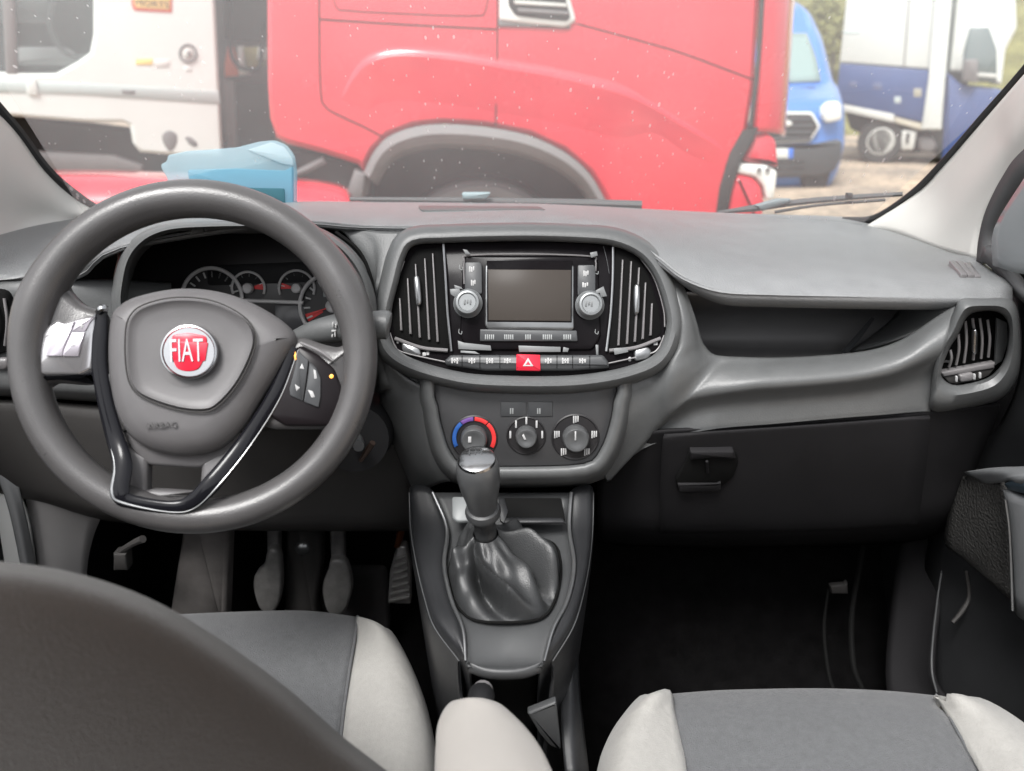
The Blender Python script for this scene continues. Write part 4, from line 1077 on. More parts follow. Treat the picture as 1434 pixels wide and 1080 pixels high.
slab('vent_wheel', [(1344, 526), (1363, 522), (1366, 530), (1361, 534), (1346, 536)], VP, 0.008, M_slat, sv, bev=0.002, front=0.008, rad=3)
for u, v in ((1340, 531), (1365, 528), (1373, 526)):
    slab('vent_mark', rect(u - 1.6, v - 4, u + 1.6, v + 4), VP, 0.002, M_print, sv, bev=0.0004, front=0.0095, rad=1)

# ---- glove box and lower right
lower = sheet('lower_panel', [[(838, 640, 1.02), (880, 610, 0.965), (920, 604, 0.955), (1000, 600, 0.95), (1150, 589, 0.95), (1308, 576, 0.955), (1400, 566, 0.975)],
                      [(836, 655, 1.02), (880, 640, 0.985), (920, 625, 0.965), (1000, 618, 0.96), (1150, 608, 0.96), (1308, 596, 0.962), (1396, 584, 0.985)],
                      [(836, 690, 1.03), (880, 690, 1.01), (920, 690, 1.0), (1000, 690, 0.99), (1150, 685, 0.99), (1300, 670, 0.99), (1370, 650, 1.02)],
                      [(836, 740, 1.06), (880, 745, 1.05), (920, 748, 1.04), (1000, 748, 1.03), (1150, 745, 1.03), (1290, 735, 1.03), (1350, 720, 1.06)],
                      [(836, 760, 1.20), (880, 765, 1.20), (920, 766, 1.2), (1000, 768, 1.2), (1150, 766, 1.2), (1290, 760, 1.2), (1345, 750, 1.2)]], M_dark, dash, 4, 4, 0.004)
glove = sheet('glove_box_lid', [[(930, 609, 0.944), (1000, 605, 0.940), (1150, 595, 0.940), (1302, 583, 0.944)],
                        [(928, 622, 0.946), (1000, 615, 0.942), (1150, 605, 0.942), (1302, 594, 0.946)],
                        [(925, 680, 0.975), (1000, 678, 0.968), (1150, 672, 0.968), (1296, 658, 0.968)],
                        [(925, 741, 1.018), (1000, 741, 1.010), (1150, 738, 1.010), (1286, 730, 1.010)],
                        [(925, 744, 1.05), (1000, 744, 1.045), (1150, 741, 1.045), (1286, 733, 1.045)]], M_dark, dash, 5, 5, 0.004)
GP = plane_ab((990, 633, 0.940), (990, 690, 0.966))
slab('handle_pocket', [(966, 633), (1030, 632), (1035, 645), (1028, 668), (1010, 684), (950, 690), (946, 672), (960, 650)], GP, 0.02, M_seam, glove, bev=0.002, front=-0.002, rad=6)
slab('handle', [(967, 634), (1028, 633), (1031, 643), (1025, 644), (1000, 642), (967, 645)], GP, 0.012, M_dark, glove, bev=0.002, front=0.003, rad=2)
slab('handle_lip', [(949, 679), (1004, 679), (1010, 676), (1010, 687), (1002, 690), (951, 690)], GP, 0.012, M_dark, glove, bev=0.002, front=0.002, rad=2)
tube('lid_latch', [GP.pw(990, 646, .004), GP.pw(991, 662, .0)], 0.002, M_dark, glove, 6)

# ---- left end of the dash
rows_l = [[(-150, 396, 0.98), (-30, 392, 0.985), (60, 390, 0.99), (150, 390, 1.02), (240, 395, 1.05)],
          [(-150, 420, 0.96), (-30, 410, 0.968), (60, 405, 0.975), (150, 405, 1.0), (240, 410, 1.03)],
          [(-150, 480, 0.945), (-30, 500, 0.95), (60, 490, 0.958), (150, 490, 0.98), (240, 490, 1.0)],
          [(-150, 520, 0.94), (-30, 530, 0.945), (60, 535, 0.95), (150, 540, 0.96), (240, 545, 0.97)],
          [(-150, 540, 0.945), (-30, 546, 0.95), (60, 550, 0.955), (150, 556, 0.965), (240, 560, 0.975)],
          [(-150, 548, 0.965), (-30, 554, 0.97), (60, 558, 0.975), (150, 564, 0.985), (240, 568, 0.99)]]
sheet('driver_fascia', rows_l, M_fascia, dash, 4, 4, 0.004, angle=60)
LV = vplane(0, 450, 0.948)
lv = slab('side_vent', cr([(-60, 440), (-40, 412), (0, 408), (14, 425), (19, 455), (13, 485), (0, 496), (-50, 500)], 4, True), LV, 0.01, M_seam, dash, bev=0.002, front=0.004)
for u in (-40, -25, -8, 6):
    tube('vent_slat', [LV.pw(u, 418, .006), LV.pw(u + 4, 450, .010), LV.pw(u + 1, 484, .006)], 0.0018, M_slat, lv, 8)
slab('vent_wheel', [(-30, 503), (8, 503), (12, 512), (8, 519), (-30, 520)], LV, 0.012, M_slat, lv, bev=0.003, front=0.006, rad=4)
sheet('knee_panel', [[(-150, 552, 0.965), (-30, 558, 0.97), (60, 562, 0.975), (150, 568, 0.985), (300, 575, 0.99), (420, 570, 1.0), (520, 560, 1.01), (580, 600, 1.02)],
                     [(-150, 570, 0.955), (-30, 575, 0.96), (60, 580, 0.965), (150, 590, 0.97), (300, 600, 0.975), (420, 600, 0.99), (520, 610, 1.01), (580, 640, 1.03)],
                     [(-150, 640, 0.965), (-30, 650, 0.97), (60, 670, 0.975), (150, 690, 0.98), (300, 690, 0.985), (420, 690, 1.0), (520, 690, 1.02), (580, 690, 1.04)],
                     [(-150, 670, 0.99), (-30, 682, 0.99), (60, 700, 0.99), (150, 722, 0.995), (300, 736, 1.0), (420, 738, 1.01), (520, 738, 1.03), (582, 738, 1.06)],
                     [(-150, 675, 1.03), (-30, 690, 1.03), (60, 708, 1.03), (150, 730, 1.04), (300, 742, 1.06), (420, 744, 1.08), (520, 744, 1.10), (582, 744, 1.12)]], M_knee, dash, 4, 4, 0.004)

# ---- instrument hood
hood_in = [(176, 430), (178, 395), (187, 362), (208, 338), (240, 325), (290, 321), (360, 320), (415, 322), (452, 336), (482, 360), (503, 395), (512, 440), (505, 480), (440, 492), (340, 494), (240, 490), (188, 470)]
hc = (345, 410)
def hl(k, Y, du=0, dv=0): return cr([P(hc[0] + (u - hc[0]) * k + du, hc[1] + (v - hc[1]) * k + dv, Y) for u, v in hood_in], 4, True)
loft('instrument_hood', [hl(0.965, 1.06, 0, 4), hl(0.985, 0.99), hl(1.0, 0.95), hl(1.012, 0.935), hl(1.04, 0.926), hl(1.075, 0.930), hl(1.10, 0.955), hl(1.115, 0.99), hl(1.12, 1.05)], M_fascia, dash, angle=60)
tube('hood_edge_line', [(470, 325, 0.985), (503, 352, 0.975), (521, 395, 0.968), (525, 440, 0.968)], 0.0022, M_seam, dash, 6)
slab('hood_notch', [(270, 319), (284, 316), (285, 326), (264, 330)], vplane(275, 322, 0.936), 0.004, M_knee, dash, bev=0.001, front=0.002)
IPL = plane_ab((345, 330, 1.085), (345, 480, 1.045))
clus = slab('instrument_cluster', [(165, 318), (520, 318), (530, 500), (160, 500)], IPL, 0.01, mat('cluster_black', (0.013, 0.011, 0.012), 0.35), dash, bev=0.002, front=-0.005)
slab('cluster_brow', [(290, 372), (440, 366), (445, 395), (290, 400)], IPL, 0.004, M_black, clus, bev=0.001, front=-0.003, rad=6)
def gauge(u, v, ru, ticks, red=None, needle=None, hubr=6, a0=200, a1=-20):
    cx, cy = IPL.at(u, v)
    r = IPL.at(u + ru, v)[0] - cx
    hr = IPL.at(u + hubr, v)[0] - cx
    g = lathe('gauge', [(r, 0.0), (r, 0.001), (0, 0.001)], IPL.w(cx, cy, -0.005), IPL.n, M_dial, dash, 40)
    if ru > 30:
        ring = [IPL.w(cx + r * math.cos(t), cy + r * math.sin(t), 0.0) for t in [2 * math.pi * i / 36 for i in range(36)]]
        tube('gauge_ring', ring, 0.0028, M_ring, g, 8, closed=True, k=2)
    else:
        arc = [IPL.w(cx + r * math.cos(R(t)), cy + r * math.sin(R(t)), -0.002) for t in range(-20, 201, 20)]
        tube('gauge_ring', arc, 0.0018, M_ring, g, 6, k=2)
    for i in range(ticks):
        a = R(a0 + (a1 - a0) * i / (ticks - 1))
        c_, s_ = math.cos(a), math.sin(a)
        L0, L1, w = r * .70, r * .90, r * 0.028
        q = [(cx + c_ * L0 - s_ * w, cy + s_ * L0 + c_ * w), (cx + c_ * L1 - s_ * w, cy + s_ * L1 + c_ * w), (cx + c_ * L1 + s_ * w, cy + s_ * L1 - c_ * w), (cx + c_ * L0 + s_ * w, cy + s_ * L0 - c_ * w)]
        slab('gauge_tick', q, IPL, 0.0006, M_ring if i % 2 == 0 else M_print, g, bev=0.0001, front=-0.003, local=True)
    if red:
        q = []
        for i in range(7):
            a = R(red[0] + (red[1] - red[0]) * i / 6); q.append((cx + r * .9 * math.cos(a), cy + r * .9 * math.sin(a)))
        for i in range(6, -1, -1):
            a = R(red[0] + (red[1] - red[0]) * i / 6); q.append((cx + r * .35 * math.cos(a), cy + r * .35 * math.sin(a)))
        slab('red_zone', q, IPL, 0.0006, M_redp, g, bev=0.0001, front=-0.0034, local=True)
    if needle is not None:
        a = R(needle); c_, s_ = math.cos(a), math.sin(a); w = r * .03
        q = [(cx - s_ * w, cy + c_ * w), (cx + c_ * r * .85, cy + s_ * r * .85), (cx + s_ * w, cy - c_ * w)]
        slab('needle', q, IPL, 0.0006, M_redp, g, bev=0.0001, front=-0.001, local=True)
    lathe('needle_hub', [(hr, 0), (hr, 0.005), (hr * .85, 0.0065), (hr * .6, 0.0055), (0, 0.0055)], IPL.w(cx, cy, -0.003), IPL.n, M_ring, g, 20)
    return g
gauge(297, 418, 42, 13, None, 205, 9)
gauge(347, 404, 23, 5, (-5, 22), None, 7.5, 150, 20)
gauge(415, 404, 25, 5, (160, 182), None, 7, 170, 30)
gauge(465, 429, 45, 11, (196, 212), 200, 9, 205, -10)
tube('cluster_trim_bar', [IPL.pw(338, 421, 0), IPL.pw(425, 424, 0)], 0.0028, M_ring, clus, 8)
slab('trip_display', [(385, 428), (425, 428), (432, 470), (385, 470)], IPL, 0.002, mat('display_grey', (0.05, 0.05, 0.055), 0.3), clus, bev=0.0005, front=-0.0035)
for (u, v) in ((455, 412), (478, 402), (472, 412), (460, 448)):
    slab('dial_numeral', rect(u - 2.5, v - 4, u + 2.5, v + 4), IPL, 0.0006, M_dimprint, clus, bev=0.0001, front=-0.0028, rad=1.5)

# ================================================================== STEERING COLUMN AND WHEEL
T_, Y_ = R(22), R(8)
Sn = Vector((math.sin(Y_) * math.cos(T_), -math.cos(Y_) * math.cos(T_), math.sin(T_)))
Sex = Vector((math.cos(Y_), math.sin(Y_), 0))
SC = Vector((-0.338, 0.785, 0.8704))
S = Plane(SC, Sex, Sn.cross(Sex))
colm = thing('steering_column', 'dark steering column shroud behind the wheel, wiper stalk on its right', 'column', P(400, 600, 1.0))
c0 = SC - S.n * 0.05 - S.ey * 0.02
lathe('shroud', [(0.05, 0.0), (0.06, -0.03), (0.062, -0.10), (0.075, -0.2), (0.08, -0.27)], c0, S.n, M_knee, colm, 28, sx=1.25)
lathe('shroud_end', [(0.045, 0.0), (0.048, -0.05), (0.055, -0.12)], P(497, 615, 0.93), Vector((0.1, -1, 0.25)), M_black, colm, 24)
lathe('ignition_lock', [(0.0, 0.012), (0.007, 0.012), (0.009, 0.0), (0.009, -0.03)], P(501, 622, 0.90), Vector((0.3, -1, 0.2)), M_knob, colm, 16)
tube('key', [P(505, 645, 0.90), P(514, 632, 0.895), P(522, 620, 0.89)], [0.003, 0.004, 0.004], mat('bronze_key', (0.05, 0.03, 0.022), 0.5, metal=0.3), colm, 6)
stalk = tube('control_stalk', [(385, 492, 0.90), (420, 474, 0.885), (450, 464, 0.875), (490, 457, 0.872), (524, 455, 0.872)], [0.010, 0.0125, 0.0155, 0.018, 0.017], M_fascia, colm, 20)
tube('stalk_tip', [(521, 455.5, 0.872), (534, 455, 0.872), (543, 455.5, 0.872), (546, 456, 0.872)], [0.0165, 0.0172, 0.017, 0.013], M_fascia, stalk, 20)
ST = vplane(468, 462, 0.853)
for u, v, w, h in ((466, 455, 2, 6), (470, 457, 2, 5), (467, 464, 6, 2), (469, 469, 2, 6), (465, 471, 2, 3)):
    slab('stalk_symbol', rect(u - w / 2, v - h / 2, u + w / 2, v + h / 2), ST, 0.003, M_print, stalk, bev=0.0001)
tube('indicator_stalk', [(170, 480, 0.90), (130, 470, 0.89), (90, 455, 0.885)], [0.010, 0.014, 0.013], M_fascia, colm, 16)

sw = thing('steering_wheel', 'grey leather-rimmed steering wheel with airbag hub and round red badge', 'steering wheel', SC)
NS, NR = 120, 20
loops = []
for i in range(NS):
    t = 2 * math.pi * i / NS
    thick = 1.0 + 0.10 * max(0, math.sin(t)) + 0.12 * (math.exp(-((t - R(22)) / 0.22) ** 2) + math.exp(-((t - R(158)) / 0.22) ** 2))
    dr = S.ex * math.cos(t) + S.ey * math.sin(t)
    loops.append([SC + dr * (0.1715 + 0.0185 * thick * math.cos(q)) + S.n * (0.0215 * thick * math.sin(q)) for q in (2 * math.pi * j / NR for j in range(NR))])
loops.append(loops[0])
rim = loft('rim', loops, M_leather, sw)
# spoke webs in rim leather
slab('spoke_web', [(40, 380), (80, 380), (90, 406), (110, 426), (140, 435), (150, 470), (140, 530), (118, 540), (70, 536), (58, 545), (30, 548), (26, 470)], S, 0.022, M_leather, sw, bev=0.008, front=0.006, rad=8)
slab('spoke_web', [(405, 474), (425, 472), (452, 482), (476, 487), (492, 470), (512, 470), (512, 560), (496, 612), (478, 612), (466, 602), (380, 602), (352, 590)], S, 0.022, M_leather, sw, bev=0.008, front=0.006, rad=8)
# left switch panel
lp = slab('switch_panel', [(35, 518), (41, 495), (51, 474), (66, 456), (80, 448), (90, 452), (104, 447), (138, 440), (134, 480), (128, 518), (112, 525), (44, 525)], S, 0.012, M_ctrim, sw, bev=0.003, front=0.010, rad=3)
M_swkey = mat('lilac_grey_key', (0.5, 0.47, 0.52), 0.35, metal=0.3)
slab('switch_key', [(64, 499), (68, 484), (80, 467), (93, 455), (105, 450), (94, 476), (88, 490), (86, 499)], S, 0.004, M_swkey, lp, bev=0.0008, front=0.0125, rad=1)
slab('switch_key', [(87.2, 499), (89, 490), (95, 476), (100, 466), (119, 465), (113, 484), (109, 499)], S, 0.004, M_swkey, lp, bev=0.0008, front=0.0125, rad=1)
slab('switch_key', [(100.5, 464.5), (106, 450), (122, 447), (133, 443), (125, 453), (119.5, 464)], S, 0.004, M_swkey, lp, bev=0.0008, front=0.0125, rad=1)
slab('plus_mark', rect(111.5, 456, 117, 457.3), S, 0.001, M_print, lp, bev=0.0001, front=0.0131)
slab('plus_mark', rect(113.6, 453, 114.9, 460), S, 0.001, M_print, lp, bev=0.0001, front=0.0132)
slab('minus_mark', rect(99, 483, 104, 484.6), S, 0.001, M_print, lp, bev=0.0001, front=0.0131)
slab('panel_lower_edge', [(44, 526), (112, 526), (130, 519), (140, 545), (120, 532), (100, 531), (60, 533)], S, 0.01, M_gtrim, lp, bev=0.003, front=0.0085)
# right switch panel
rp_ = slab('switch_panel', [(413, 488), (421, 484), (446, 497), (468, 517), (479, 545), (478, 575), (470, 597), (400, 597), (372, 580), (392, 535)], S, 0.012, M_swpanel, sw, bev=0.003, front=0.010, rad=5)
slab('switch_key', [(417, 491), (432, 505), (429, 530), (424, 562), (406, 554), (405, 545), (413, 515)], S, 0.004, M_key, rp_, bev=0.0008, front=0.0128, rad=2)
slab('switch_key', [(433.5, 506), (443, 516), (449, 530), (449, 555), (446, 571), (425.5, 563), (430, 535)], S, 0.004, M_key, rp_, bev=0.0008, front=0.0128, rad=2)
slab('arrow_mark', [(423, 509), (426, 517), (419.5, 516)], S, 0.001, M_print, rp_, bev=0.0001, front=0.0134)
slab('arrow_mark', [(413, 538), (420, 543), (415, 548)], S, 0.001, M_print, rp_, bev=0.0001, front=0.0134)
slab('phone_mark', [(439, 517), (442, 519), (444, 530), (440, 531)], S, 0.001, M_print, rp_, bev=0.0001, front=0.0134, rad=1)
slab('phone_mark', [(431, 546), (438, 548), (441, 556), (436, 557), (434, 552)], S, 0.001, M_print, rp_, bev=0.0001, front=0.0134, rad=1)
slab('amber_light', cr([(461, 527), (464, 524), (467, 526), (466, 529), (463, 530)], 3, True), S, 0.001, M_amber, rp_, bev=0.0002, front=0.0108)
slab('amber_light', [(411, 495), (414, 492), (415, 503), (413, 505)], S, 0.001, M_amber, rp_, bev=0.0002, front=0.0108)
tube('panel_edge', [S.pw(421, 480, .011), S.pw(448, 492, .012), S.pw(466, 505, .012)], 0.0015, M_slat, rp_, 6)
# lower spoke around its opening
slab('lower_spoke', [(165, 618), (206, 640), (205, 692), (176, 702), (166, 690), (168, 655)], S, 0.018, M_hub, sw, bev=0.004, front=0.0, rad=5)
slab('lower_spoke', [(340, 612), (282, 648), (279, 690), (268, 708), (300, 690), (346, 622)], S, 0.018, M_hub, sw, bev=0.004, front=0.0, rad=3)
slab('lower_spoke', [(176, 690), (212, 686), (280, 690), (292, 688), (270, 710), (235, 714), (175, 703)], S, 0.018, M_hub, sw, bev=0.004, front=0.0015, rad=4)
slab('lower_spoke', [(168, 600), (345, 600), (318, 640), (280, 656), (208, 652), (184, 634)], S, 0.02, M_hub, sw, bev=0.004, front=0.0, rad=5)
# piano black V trim with bright edge, thickened at lower left for a highlight
vt = [(143, 434), (140, 470), (139, 510), (147, 560), (160, 610), (171, 650), (168, 690), (182, 702), (235, 710), (265, 705), (296, 678), (345, 616), (385, 552), (411, 486)]
tube('spoke_trim', [S.pw(u, v, 0.009 + 0.013 * max(0, min(1, (v - 610) / 70))) for u, v in vt], [0.0055, 0.0078, 0.008, 0.0082, 0.0092, 0.0102, 0.0095, 0.0075, 0.0065, 0.0078, 0.0098, 0.0085, 0.008, 0.006], M_gtrim, sw, 12, k=6, flat=0.4, flatdir=S.n)
tube('spoke_trim_edge', [S.pw(u, v, 0.010 + 0.014 * max(0, min(1, (v - 610) / 70))) for u, v in [(133, 440), (130, 500), (138, 560), (151, 610), (161, 652), (157, 690), (172, 704), (236, 717), (272, 712), (306, 680), (352, 622), (393, 556), (418, 490)]], [0.0006, 0.0006, 0.0006, 0.0008, 0.0014, 0.0024, 0.002, 0.0008, 0.0006, 0.0012, 0.0009, 0.0009, 0.0009], M_satin, sw, 8, k=6)
tube('spoke_trim_cap', [S.pw(137, 438, .013), S.pw(143, 432, .016), S.pw(150, 433, .013)], [0.003, 0.0042, 0.003], M_chrome, sw, 8)
# hub
hub_px = [(146, 443), (158, 426), (182, 413), (234, 402), (285, 403), (335, 416), (385, 443), (411, 472), (397, 503), (362, 557), (335, 600), (305, 628), (275, 638), (240, 640), (205, 632), (176, 614), (157, 585), (146, 545), (142, 490)]
hub = slab('airbag_cover', hub_px, S, 0.03, M_hub, sw, bev=0.018, front=0.026, smooth=4, angle=60, dome=0.004)
pad_px = [(182, 462), (190, 442), (207, 431), (241, 423), (280, 424), (312, 433), (342, 452), (352, 474), (346, 500), (328, 535), (303, 563), (284, 571), (250, 568), (210, 555), (190, 540), (182, 510)]
q = cr(pad_px, 4, True)
loops = []
for k_, h in ((1.05, 0.020), (1.045, 0.0290), (1.02, 0.0312), (1.0, 0.0305), (0.96, 0.0288), (0.85, 0.0272), (0.6, 0.0265), (0.2, 0.0265)):
    loops.append([S.pw(266 + (u - 266) * k_, 494 + (v - 494) * k_, h + 0.003) for u, v in q])
loft('pad_dish', loops, M_hub, hub, cap1=True, angle=60)
tube('pad_groove', [S.pw(u, v, 0.0318) for u, v in off_px(pad_px, 6)], 0.0008, M_knee, hub, 6, closed=True, k=4)
bo = S.pw(264, 493, 0.0395) - S.n * 0.0065
bdg = lathe('badge', [(0.0285, 0.0), (0.0288, 0.004), (0.0278, 0.0062), (0.0262, 0.0066), (0.025, 0.0052), (0.0, 0.0056)], bo, S.n, M_chrome, hub, 48)
BPn = S.off(0.033)
slab('badge_shield', [(240, 469), (264, 466), (290, 471), (287, 500), (278, 518), (262, 521), (247, 517), (240, 498)], BPn, 0.004, M_red, hub, bev=0.0008, front=0.0072, rad=7)
slab('badge_field', [(238, 478), (291, 480), (287, 506), (242, 504)], BPn, 0.004, M_red, hub, bev=0.0004, front=0.0074, rad=2)
text('badge_lettering', 'FIAT', BPn, 264, 493, 0.034, M_ctrim, hub, sx=0.5, h=0.0078, rot=-0.02, extr=0.0006)
text('airbag_lettering', 'AIRBAG', S, 238, 594, 0.0085, M_leather, hub, sx=1.05, h=0.0300, rot=0.0, extr=0.0005)

# ================================================================== CONSOLE AND GEAR LEVER
con = thing('centre_console', 'grey gear console with raised dark sides and silver edge lines', 'console', (0, 0.8, 0.0))
CR_ = [(690, 572, 606, 800, 832, .945), (740, 574, 626, 797, 831, .90), (790, 582, 622, 804, 826, .84), (840, 594, 632, 795, 816, .78), (880, 608, 648, 775, 803, .733), (926, 642, 652, 762, 775, .695)]
def Ytop(v):
    for a, b in zip(CR_, CR_[1:]):
        if v <= b[0]:
            t = (v - a[0]) / (b[0] - a[0]); return a[5] * (1 - t) + b[5] * t
    return CR_[-1][5]
ctr, lft, rgt = [], [], []
for v, a, b, c, d, y in CR_:
    ctr.append([P(b, v, y), P(b + (c - b) * .25, v, y + .004), P((b + c) / 2, v, y + .006), P(b + (c - b) * .75, v, y + .004), P(c, v, y)])
    pa_, pb_ = P(a, v, y + .01), P(b, v, y)
    m_ = (pa_ + pb_) / 2 + Vector((0, 0, 0.012))
    lft.append([pa_ + Vector((0.02, 0.03, -0.34)), pa_ + Vector((0.004, 0.006, -0.10)), pa_, m_, pb_ + Vector((0, 0, 0.004)), pb_ + Vector((0.004, 0, -0.01))])
    pa_, pb_ = P(d, v, y + .01), P(c, v, y)
    m_ = (pa_ + pb_) / 2 + Vector((0, 0, 0.012))
    rgt.append([pa_ + Vector((-0.02, 0.03, -0.34)), pa_ + Vector((-0.004, 0.006, -0.10)), pa_, m_, pb_ + Vector((0, 0, 0.004)), pb_ + Vector((-0.004, 0, -0.01))])
ctr.append([P(656, 928, .692), P(680, 936, .686), P(707, 938, .684), P(734, 936, .686), P(758, 928, .692)])
last = ctr[-1]
ctr.append([p + Vector((0, -0.003, -0.008)) for p in last])
ctr.append([p + Vector((0, 0.004, -0.018)) for p in last])
ctr.append([p + Vector((0, 0.03, -0.03)) for p in last])
ctr.append([p + Vector((0, 0.12, -0.10)) for p in last])
ctr.append([p + Vector((0, 0.2, -0.32)) for p in last])
sheet('top_tray', ctr, M_console, con, 4, 5, 0.004, angle=60)
for rr in (lft, rgt):
    l_ = rr[-1]
    rr.append([p + Vector((0, 0.006, -0.03)) for p in l_]); rr.append([p + Vector((0, 0.04, -0.12)) for p in l_]); rr.append([p + Vector((0, 0.05, -0.3)) for p in l_])
    sheet('side_bolster', rr, M_consd, con, 4, 4, 0.003, angle=60)
for sgn, i_, mm in ((1, 1, None), (-1, 3, None)):
    idx = 2 if i_ == 1 else 3
    pts = [P(row[idx], row[0], row[5] - 0.012) for row in CR_]
    tube('silver_edge', pts, [0.0024, 0.0026, 0.0027, 0.0025, 0.002, 0.0016], M_satin, con, 8)
    pts = [P(row[1 if i_ == 1 else 4] + sgn * 1, row[0], row[5] + 0.006) for row in CR_]
    tube('outer_seam', pts, 0.0008, M_knob, con, 6)
# cubby and card plate behind the lever
cb = plane_ab((745, 696, 0.928), (745, 732, 0.893))
slab('cubby', [(702, 697), (786, 697), (792, 730), (706, 731)], cb, 0.004, M_seam, con, bev=0.001, front=0.012, rad=3)
slab('cubby_side', [(698, 698), (706, 697), (712, 716), (706, 734), (700, 728)], cb, 0.004, M_consd, con, bev=0.001, front=0.014)
slab('cubby_ledge', [(708, 724), (788, 724), (792, 732), (704, 733)], cb, 0.006, M_consd, con, bev=0.002, front=0.015)
slab('card_plate', [(633, 695), (668, 695), (668, 728), (640, 730), (633, 724)], cb, 0.006, mat('pale_card_plate', (0.2, 0.21, 0.212), 0.45), con, bev=0.002, front=0.02, rad=4)

gl_ = thing('gear_lever', 'gear lever with chrome-capped knob and creased grey leather boot', 'gear lever', P(705, 820, 0.81))
Gt, Gb = P(667, 640, 0.795), P(682, 762, 0.838)
ga = (Gt - Gb).normalized(); L = (Gt - Gb).length
lathe('knob', [(0.0165, L * .44), (0.0180, L * .47), (0.0200, L * .56), (0.0236, L * .68), (0.0256, L * .79), (0.0254, L * .88), (0.0236, L * .945), (0.0212, L * .97)], Gb, ga, M_knob, gl_, 36)
kc = lathe('knob_cap', [(0.0222, L * .962), (0.0214, L * .984), (0.0190, L * .993), (0.0, L * 1.0)], Gb, ga, M_chrome, gl_, 36)
kp_ = Plane(Gb + ga * (L * 1.0), Vector((1, 0, 0)), ga.cross(Vector((1, 0, 0))))
for k in range(3):
    slab('shift_mark', [(-0.009 + k * .007, 0.004), (-0.0075 + k * .007, 0.004), (-0.0075 + k * .007, 0.0125), (-0.009 + k * .007, 0.0125)], kp_, 0.002, M_key, kc, bev=0.0001, front=0.0002, local=True)
slab('shift_mark', [(-0.009, 0.0075), (0.0068, 0.0075), (0.0068, 0.009), (-0.009, 0.009)], kp_, 0.002, M_key, kc, bev=0.0001, front=0.0003, local=True)
lathe('reverse_collar', [(0.014, L * .30), (0.0155, L * .36), (0.0215, L * .375), (0.0222, L * .405), (0.0205, L * .44), (0.0165, L * .455)], Gb, ga, M_console, gl_, 32)
lathe('shaft_sleeve', [(0.017, -0.01), (0.0145, L * .05), (0.0138, L * .12), (0.0142, L * .16), (0.0132, L * .17), (0.0136, L * .25), (0.0139, L * .27), (0.0130, L * .285), (0.0130, L * .34)], Gb, ga, M_boot, gl_, 28)
ringpx = [(642, 765), (629, 800), (634, 836), (646, 858), (666, 871), (710, 874), (755, 869), (774, 850), (784, 815), (784, 785), (774, 763), (735, 752), (692, 752), (660, 756)]
rg = [P(u, v, Ytop(v)) for u, v in ringpx]
rg = cr(rg, 10, True); N = len(rg)
cen = sum(rg, Vector()) / N
gx, gy, _ = frame_of(ga)
loops = []
RN = 26
for i in range(RN + 1):
    t = i / RN
    lp_ = []
    for j, p in enumerate(rg):
        d = p - cen; th = math.atan2(d.y, d.x)
        dirc = Vector((math.cos(th), math.sin(th), 0))
        top = Gb + ga * 0.020 + (dirc - ga * dirc.dot(ga)).normalized() * 0.0158
        hk = t ** 1.15
        q = p * (1 - hk) + top * hk
        q.z += 0.020 * math.sin(math.pi * min(1, t * 1.25)) * (1 - t)
        env = math.sin(math.pi * t) ** 0.8
        fold = 0.0
        # long diagonal creases that start at the neck and fan out
        for (tc, tw, wd, amp) in ((-2.05, -1.2, 0.20, 0.034), (-0.25, 0.8, 0.20, 0.036), (0.75, -0.7, 0.22, 0.016), (2.9, 0.3, 0.22, 0.016), (1.7, 0.5, 0.3, 0.010)):
            a = th - (tc + tw * (t - 0.5)); a = (a + math.pi) % (2 * math.pi) - math.pi
            fold += -amp * math.exp(-(a / wd) ** 2) + amp * 0.75 * math.exp(-((a - wd * 1.7) / (wd * 0.9)) ** 2)
        fold += 0.003 * math.sin(5 * th + 9 * t) + 0.002 * math.sin(11 * th - 7 * t)
        q += (Vector((d.x, d.y, 0)).normalized() * 0.45 + Vector((0, 0, 0.9))) * fold * env
        lp_.append(q)
    loops.append(lp_)
loft('boot', loops, M_boot, gl_, angle=75)
tube('boot_seam', [p + Vector((0, -0.001, 0.003)) for p in rg[::4]], 0.0018, M_seam, gl_, 6, closed=True, k=3)

# ================================================================== PEDALS
PY = 1.14
PPl = vplane(440, 800, PY)
def pedal(label, arm, pad_, ribs=None, armm=M_pedarm):
    t = thing('pedal', label, 'pedal', PPl.pw(sum(p[0] for p in pad_) / len(pad_), 860), 'driver pedals')
    slab('arm', arm, PPl, 0.02, armm, t, bev=0.004, front=-0.012)
    slab('pad', pad_, PPl, 0.02, M_pedal, t, bev=0.005, front=0.006, smooth=4)
    return t
pedal('clutch pedal with pale worn rounded pad, leftmost of the pedals', [(371, 700), (391, 700), (390, 790), (375, 800)], [(375, 772), (389, 774), (393, 800), (393, 830), (385, 856), (365, 856), (355, 830), (356, 808), (368, 795)])
pedal('brake pedal with pale worn rounded pad, middle of the three pedals', [(459, 700), (480, 700), (482, 800), (464, 800)], [(463, 786), (482, 788), (491, 815), (490, 838), (480, 860), (460, 860), (452, 838), (452, 818), (459, 800)])
ac = thing('pedal', 'narrow ribbed accelerator pedal beside the centre console', 'pedal', PPl.pw(558, 860), 'driver pedals')
slab('plate', [(556, 765), (568, 766), (575, 800), (575, 847), (543, 846), (546, 800)], PPl, 0.02, M_pedarm, ac, bev=0.003, front=0.0, rad=3)
for k in range(7):
    v = 778 + k * 9.5; u0, u1 = 553 - (v - 778) * .13, 568 + (v - 778) * .1
    slab('rib', [(u0, v + 6), (u1, v), (u1, v + 4), (u0, v + 10)], PPl, 0.01, M_pedal, ac, bev=0.001, front=0.006)
tube('spring', [(561, 735, PY - .01), (560, 750, PY - .01), (556, 765, PY - .005)], [0.008, 0.007, 0.005], M_copper, ac, 10)
